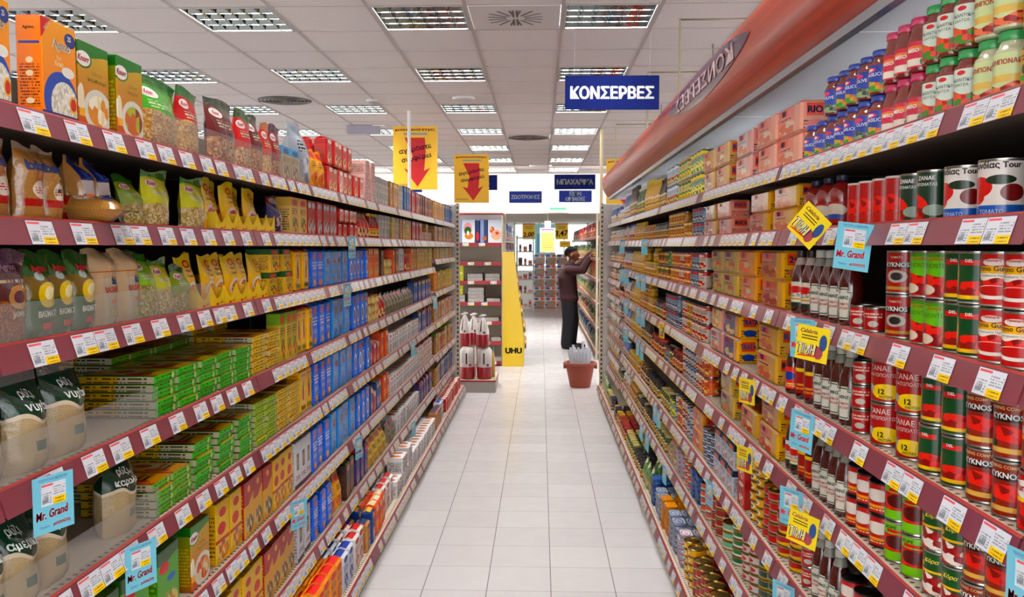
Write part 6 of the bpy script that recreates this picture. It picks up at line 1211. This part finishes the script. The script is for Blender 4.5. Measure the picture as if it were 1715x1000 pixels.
# terracotta tub of rolled paper
TX, TY = X(972.5, 9.72), 9.75
t = empty('plant_tub', (TX, TY, 0)); TC = mat('terracotta', '#93402c', .55)
mb = MB(); r1, r0, hh = .163, .118, .285
mb.lathe([(r0 * .96, 0), (r0, .01), (r1, hh - .035), (r1 + .022, hh - .03), (r1 + .026, hh), (r1 + .008, hh + .004), (r1 - .008, hh - .006), (r0 - .012, .03), (.001, .028)], 32, 0); obj('tub', mb, TC, t)
for e in (-1, 1): mb = MB(); mb.box(e * (r1 + .014) - .016, e * (r1 + .014) + .016, -.05, .05, hh - .07, hh - .01, 0, .006); obj('handle', mb, TC, t)
tag(t, 'terracotta plant tub filled with rolled papers', 'tub')
RP = mat('rolled_paper', '#cfd2da', .6)
for k in range(26):
    a = k * 2.4; r = .028 * math.sqrt(k) * .9; ln = R.uniform(.33, .42) + (.1 if k in (3, 9) else 0); bx, by = r * math.cos(a), r * math.sin(a); tl = .35
    mb = MB(); p0 = Vector((bx * .62, by * .62, .034)); d = Vector((bx * tl / .1 * .35, by * tl / .1 * .35, 1)).normalized()
    mb.lathe([(.013, 0), (.0135, ln * .5), (.013, ln), (.009, ln), (.009, ln - .03), (.001, ln - .03)], 10, 0)
    M = Matrix.Translation(p0) @ Vector((0, 0, 1)).rotation_difference(d).to_matrix().to_4x4(); mb.xform(M)
    o = obj('paper_roll', mb, RP); o.location = (TX, TY, 0); tag(o, 'white rolled paper standing in the terracotta tub, one of a tight bunch', 'paper roll', 'rolled papers in the tub')
# ---------------------------------------------------------------- the second gondolas beyond the cross-aisle
def far_gondola(side, xf, ya, yb, zs, keys, xback, label, nb):
    s = 1 if side == 'R' else -1; L = (yb - ya) / nb
    for b in range(nb):
        y0, y1 = ya + L * b, ya + L * (b + 1); bw = ordn(b + 1)
        t = empty('gondola_bay', (s * 0 + (xback), (y0 + y1) / 2, 0)); d = abs(xback - xf); sg = 1 if xback > xf else -1
        mb = MB(); mb.box(-.01, .01, -L / 2, L / 2, .05, 2.06); obj('back_panel', mb, BACK, t)
        mb = MB(); mb.box(-sg * d - .0 if sg > 0 else d - .03, -sg * d + .03 if sg > 0 else d, -L / 2, -L / 2 + .03, 0, 2.08) if b == 0 else mb.box(-.03, .03, -L / 2, -L / 2 + .03, 0, 2.06)
        obj('upright', mb, POST if b == 0 else CREAM, t)
        tag(t, 'gondola frame of %s beyond the cross-aisle, %s bay' % (label, bw), 'shelving frame', 'gondola frames beyond the cross-aisle')
        for i, z in enumerate(zs):
            mb = MB(); x0, x1 = (-sg * d, -sg * .01); lo, hi = min(x0, x1), max(x0, x1)
            mb.box(lo, hi, -L / 2 + .004, L / 2 - .004, z - .03, z, 0); o = obj('gondola_shelf', mb, CREAM); o.location = (xback, (y0 + y1) / 2, 0)
            mb = MB(); e = -sg * d; mb.box(min(e, e - sg * .012), max(e, e - sg * .012), -L / 2 + .004, L / 2 - .004, z - .045, z + .004, 0); obj('price_rail', mb, mat('far_price_rail', '#a8685a', .35), o)
            tag(o, 'shelf of %s beyond the cross-aisle, %s from top, %s bay' % (label, ordn(i + 1), bw), 'shelf', 'gondola shelves beyond the cross-aisle')
            y = y0 + .03; cnt = 0
            while y < y1 - .1:
                if side == 'R' and i in (1, 2) and 13.15 < y < 13.72: y = 13.74; continue
                key = R.choice(keys[i % len(keys)]); k = K[key]; cnt += 1
                zt = min(1.25, (( zs[i - 1] if i else z + .3) - z - .05) / k['h']); tiers = 2 if zt > 1.2 and k['h'] < .11 else 1
                o = put(key, (xf + sg * (k['d'] / 2 + .015), y + k['w'] / 2, z + .0006), -PI / 2 if sg > 0 else PI / 2, '%s of %s beyond the cross-aisle, %s along, %s shelf, %s bay' % (k['look'].split(' with ')[0], label.split(' ')[0], ordn(cnt), ordn(i + 1), bw), 'goods beyond the cross-aisle')
                if k['h'] * 1.25 < (zs[i - 1] if i else z + .3) - z - .05: o.scale.z = 1.2
                y += k['w'] + (.03 if R.random() < .8 else .1)
ZS = [1.76, 1.45, 1.15, .82, .48, .12]
DK = [['bluecarton', 'bot_blue', 'bot_dark', 'greycarton'], ['darkpack', 'bot_dark', 'purplepack', 'bot_blue'], ['bot_dark', 'darkpack', 'bluecarton'], ['yellowbag', 'darkpack', 'purplepack'], ['bluecarton', 'redbag', 'bot_white'], ['purplepack', 'bluecarton', 'yellowbag']]
RK = [['marooncarton', 'bot_red', 'redcarton', 'bot_white', 'marooncarton'], ['jar_pickle', 'bot_green', 'greenpouch', 'jar_amber'], ['clearbag', 'netbag', 'greenpouch', 'orangecarton'], ['clearbag', 'greenpouch', 'netbag', 'noodles'], ['netbag', 'clearbag', 'bot_green', 'redbag'], ['greenpouch', 'clearbag', 'bluebrick']]
far_gondola('R', .785, 12.1, 21.0, ZS, RK, 1.235, 'spice-side shelving', 6)
far_gondola('L', -.52, 11.95, 17.35, ZS, DK, -.98, 'pet-side shelving', 3)
# stacked bales at the end of the aisle
BA = art('bale', '#d8d2cc', [('r', 0, .72, 1, 1, '#e8e4e2'), ('e', .25, .84, .2, .1, '#3a5ab0'), ('e', .75, .84, .16, .12, '#e8741c'), ('r', .12, .08, .88, .66, '#a89888'), ('e', .9, .4, .08, .2, '#e88a2c'), ('e', .08, .3, .07, .15, '#3a5ab0'), ('r', 0, 0, 1, .06, '#e8741c')], rough=.3, coat=.3, bump=.3)
YB = 22.4
for c in range(4):
    for r in range(5):
        mb = MB(); mb.box(-.145, .145, 0, .3, 0, .282, (0, 0, 0), .03); o = obj('tissue_bale', mb, BA); o.location = (X(903, YB) + .302 * (c - 0) + R.uniform(-.008, .008), YB + R.uniform(0, .02), .001 + .2835 * r)
        tag(o, 'wrapped white and orange bale, %s layer up, %s column of the end stack' % (ordn(r + 1), ordn(c + 1)), 'bale', 'bales stacked at the far end')
# small rack left of the stack
t = empty('end_rack', (X(880, 21.5), 21.5, 0)); mb = MB()
for z in (.1, .45, .8, 1.15, 1.5, 1.85): mb.box(-.22, .2, 0, .4, z - .03, z)
obj('shelves', mb, CREAM, t); 
for e in (-.22, .2): mb = MB(); mb.box(e - .015, e + .015, 0, .4, 0, 1.9); obj('side_panel', mb, CREAM, t)
tag(t, 'white rack of mixed goods beside the stacked bales', 'rack')
for i, z in enumerate((.1, .45, .8, 1.15, 1.5)):
    for j, key in enumerate(R.sample(['redpack', 'redcarton', 'purplepack', 'pinkcarton', 'darkpack', 'marooncarton', 'bluebrick'], 3)):
        put(key, (X(880, 21.5) - .13 + .125 * j, 21.56, z + .0006), 0, '%s on white end rack, %s shelf from floor, %s across' % (K[key]['look'].split(' with ')[0], ordn(i + 1), ordn(j + 1)), 'goods on the end rack')
# offer posters on the far window and a hanging leaflet
def notice(name, x0, x1, Yn, py0, py1, bgc, items, label):
    W, H = X(x1, Yn) - X(x0, Yn), Z(py0, Yn) - Z(py1, Yn); t = empty(name, ((X(x0, Yn) + X(x1, Yn)) / 2, Yn, Z(py0, Yn)))
    mb = MB(); mb.box(-W / 2, W / 2, -.002, .002, -H, 0, 0); o = obj('sheet', mb, bgc, t); lt = MB(); ms = []
    for it in items:
        if it[0] == 'r': lt.poly([(W * it[1], -.004 - it[6], -H * it[2]), (W * it[3], -.004 - it[6], -H * it[2]), (W * it[3], -.004 - it[6], -H * it[4]), (W * it[1], -.004 - it[6], -H * it[4])], len(ms)); ms.append(ink(it[5]))
        else: put_text(lt, it[1], lambda x, y: (x, -.006, y), W * it[2], -H * it[3], H * it[4], len(ms), w=-W * it[5], bold=.03, rot=.06, shear=.15); ms.append(ink(it[6]))
    obj('print', lt, ms, t); tag(t, label, 'poster'); return t
YW = 23.9
notice('offer_poster', 875, 896, YW, 374, 401, PY, [('r', -.5, 0, .5, .1, '#c87a7a', 0), ('r', -.3, .2, .3, .24, '#8a6a1c', 0), ('r', -.3, .3, .3, .34, '#8a6a1c', 0), ('x', '2,00', 0, .72, .34, .86, '#b8301a')], 'yellow offer poster with a red two-euro price in far window')
notice('offer_poster', 929, 951, YW, 374, 401, PY, [('r', -.5, 0, .5, .1, '#c87a7a', 0), ('r', -.3, .2, .3, .24, '#8a6a1c', 0), ('r', -.3, .3, .3, .34, '#8a6a1c', 0), ('x', '3,47', 0, .65, .4, .95, '#b8301a')], 'yellow offer poster with red price 3,47 in far window')
notice('offer_poster', 937, 955, YW - .05, 404, 414, PY, [('r', -.3, .35, .3, .5, '#c8781c', 0)], 'small yellow offer poster just above the person')
notice('window_leaflet', 896, 930, YW - .1, 376, 428, mat('pale_blue_film', '#a8dfe8', .4), [('r', -.4, .3, -.2, .9, '#6ac0d8', 0), ('r', .25, .5, .4, .95, '#6ac0d8', 0)], 'pale blue sheet in far window behind the hanging leaflet')
t = notice('hanging_leaflet', 904, 930, 16.6, 382, 423, mat('leaflet_white', '#f4f4f2', .5), [('r', -.42, .18, .42, .95, '#f0e67a', 0), ('r', -.42, .05, .42, .09, '#c8408a', .001)] + [('r', -.3, .28 + .1 * k, .3, .30 + .1 * k, '#b8983a', .001) for k in range(6)], 'white hanging leaflet with yellow price list above the aisle')
mb = MB(); mb.tube([(0, 0, 0), (0, 0, CEIL - Z(382, 16.6))], .002, 5); obj('cord', mb, mat('nylon_cord', '#b8b2ae', .4), t)
mb = MB(); mb.box(-.06, .06, -.01, .01, -.0, .13, 0, .004); obj('clip', mb, mat('clip_white', '#efefec', .35), t)
# ---------------------------------------------------------------- the person reaching to the shelf
def blob(name, segs, mat_, parent, voxel=.012, smooth=4):
    """limbs as tapered segments fused into one continuous surface"""
    mb = MB()
    for p0, r0, p1, r1 in segs:
        p0, p1 = Vector(p0), Vector(p1); d = (p1 - p0).length; n = max(2, int(d / .03))
        mb.tube([p0.lerp(p1, k / n) for k in range(n + 1)], [r0 + (r1 - r0) * k / n for k in range(n + 1)], 16)
        for p, r in ((p0, r0), (p1, r1)): mb.lathe([(max(.0005, r * math.sin(PI * k / 8)), -r * math.cos(PI * k / 8)) for k in range(9)], 16, 0, center=p)
    o = obj(name, mb, mat_, parent)
    m = o.modifiers.new('fuse', 'REMESH'); m.mode = 'VOXEL'; m.voxel_size = voxel; m.use_smooth_shade = True
    s = o.modifiers.new('soften', 'SMOOTH'); s.iterations = smooth; s.factor = .5
    return o
SK = mat('skin', '#9a6048', .5); SWE = mat('maroon_jumper', '#3a1a1e', .9); TRO = mat('navy_trousers', '#11131c', .9); SHO = mat('black_shoe', '#0d0c0d', .4); HAI = mat('dark_hair', '#080707', .8, spec=.15); COLL = mat('navy_collar', '#141a30', .8)
PX, PY_ = X(953, 13.5), 13.5
P = empty('person', (PX, PY_, 0)); P.scale = (1.12, 1.12, .955)
tag(P, 'person in maroon jumper and dark trousers reaching up to the spice-side shelf', 'person')
# facing +X (towards the shelf); -Y is the side turned to the camera
HIP = [((0, -.085, .86), .10), ((0, .085, .86), .10)]
SHN, SHF = (-.005, -.165, 1.30), (.005, .165, 1.30)
EN, WN = (.18, -.19, 1.30), (.275, -.14, 1.50); EF, WF = (.19, .18, 1.38), (.315, .14, 1.57)
KN, AN = (-.005, -.10, .46), (-.035, -.105, .085); KF, AF = (.055, .10, .46), (.03, .105, .085)
def limb(pts): return [(pts[k][0], pts[k][1], pts[k + 1][0], pts[k + 1][1]) for k in range(len(pts) - 1)]
def torso(g):
    s = []
    for e in (-1, 1): s += limb([((0, e * .075, .86), .105 + g), ((-.015, e * .075, 1.02), .105 + g), ((-.025, e * .085, 1.16), .108 + g), ((-.005, e * .09, 1.27), .085 + g)])
    return s + [((-.005, -.12, 1.29), .066 + g, (-.005, .12, 1.29), .066 + g), ((-.0, 0, 1.30), .07 + g, (.015, 0, 1.37), .052 + g)]
def arm(sh, e, w, g, cut=1.): 
    w2 = tuple(Vector(e).lerp(Vector(w), cut)); return limb([(sh, .058 + g), (e, .044 + g), (w2, .031 + g)])
bs = torso(0) + arm(SHN, EN, WN, 0) + arm(SHF, EF, WF, 0)
for hp, kn, an, e in ((-.085, KN, AN, -1), (.085, KF, AF, 1)): bs += limb([((0, hp, .84), .095), (kn, .056), (an, .04)]) + limb([(an, .038), (tuple(Vector(an) + Vector((.1, 0, -.045))), .03), (tuple(Vector(an) + Vector((.16, 0, -.055))), .024)])
bs += limb([((.012, 0, 1.36), .052), ((.035, 0, 1.45), .052)])                                   # neck
bs += [((.045, 0, 1.575), .088, (.03, 0, 1.585), .086), ((.055, 0, 1.555), .078, (.078, 0, 1.495), .052), ((.1, 0, 1.475), .022, (.106, 0, 1.472), .02)]   # skull, jaw, chin
bs += [((.128, 0, 1.565), .010, (.142, 0, 1.53), .015), ((.11, -.03, 1.585), .014, (.11, .03, 1.585), .014), ((.112, -.018, 1.492), .014, (.112, .018, 1.492), .014)]  # nose, brow, lips
for e in (-1, 1): bs.append(((.035, e * .088, 1.56), .014, (.025, e * .094, 1.53), .012))
for w, sg in ((WN, -1), (WF, 1)):                                                                 # hands: palm, four fingers, thumb
    w = Vector(w); pc = w + Vector((.03, 0, .055))
    for k in range(4):
        o_ = -.03 + .02 * k; ln = (.046, .054, .05, .04)[k]; kn = w + Vector((.05, o_, .085))
        bs.append((tuple(w), .026, tuple(kn), .013))
        bs += limb([(tuple(kn), .0105), (tuple(kn + Vector((ln * .8, o_ * .15, ln * .35))), .0095), (tuple(kn + Vector((ln * 1.35, o_ * .2, ln * .1))), .0085)])
    bs += limb([(tuple(w + Vector((.02, -sg * .02, .02))), .016), (tuple(w + Vector((.05, -sg * .045, .045))), .0115), (tuple(w + Vector((.08, -sg * .05, .06))), .0095)])
blob('body', bs, SK, P, .0055, 3)
blob('jumper', [s for s in torso(.022)] + [((0, -.08, .84), .135, (0, .08, .84), .135)] + arm(SHN, EN, WN, .02, .93) + arm(SHF, EF, WF, .02, .93), SWE, P, .012, 5)
blob('collar', [((.008, -.012, 1.372), .066, (.012, .012, 1.374), .066), ((.014, 0, 1.38), .064, (.02, 0, 1.398), .06)], COLL, P, .01, 3)
tl = [((0, -.075, .90), .118, (0, .075, .90), .118), ((0, -.075, .82), .122, (0, .075, .82), .122)]
for hp, kn, an in ((-.085, KN, AN), (.085, KF, AF)): tl += limb([((0, hp, .80), .118), (kn, .092), (an, .084)]) + [(an, .084, tuple(Vector(an) + Vector((.012, 0, -.03))), .078)]
blob('trousers', tl, TRO, P, .012, 5)
for an in (AN, AF):
    a_ = Vector(an); blob('shoe', limb([(tuple(a_ + Vector((-.035, 0, -.045))), .042), (tuple(a_ + Vector((.06, 0, -.045))), .042), (tuple(a_ + Vector((.14, 0, -.05))), .038), (tuple(a_ + Vector((.185, 0, -.055))), .03)]), SHO, P, .008, 3)
hm = MB()
def hairp(u, v):
    t = 2 * PI * u; lim = math.radians(88 - 34 * math.cos(t) + 8 * math.cos(2 * t)); p = lim * v; k = 1 + .03 * math.sin(9 * t) * v
    return (.036 + .104 * k * math.sin(p) * math.cos(t), .098 * k * math.sin(p) * math.sin(t), 1.582 + .112 * math.cos(p))
hm.grid(hairp, 28, 10, 0)
obj('hair', hm, HAI, P)
hd = MB()
for e in (-1, 1): hd.lathe([(.001, -.008), (.007, -.004), (.008, 0), (.007, .004), (.001, .008)], 10, 0, center=(.122, e * .033, 1.562))
obj('eyes', hd, ink('#1a1210'), P)
mo = MB(); mo.tube([(.118, -.024, 1.492), (.127, 0, 1.493), (.118, .024, 1.492)], .004, 6); obj('mouth', mo, ink('#6a3430'), P)
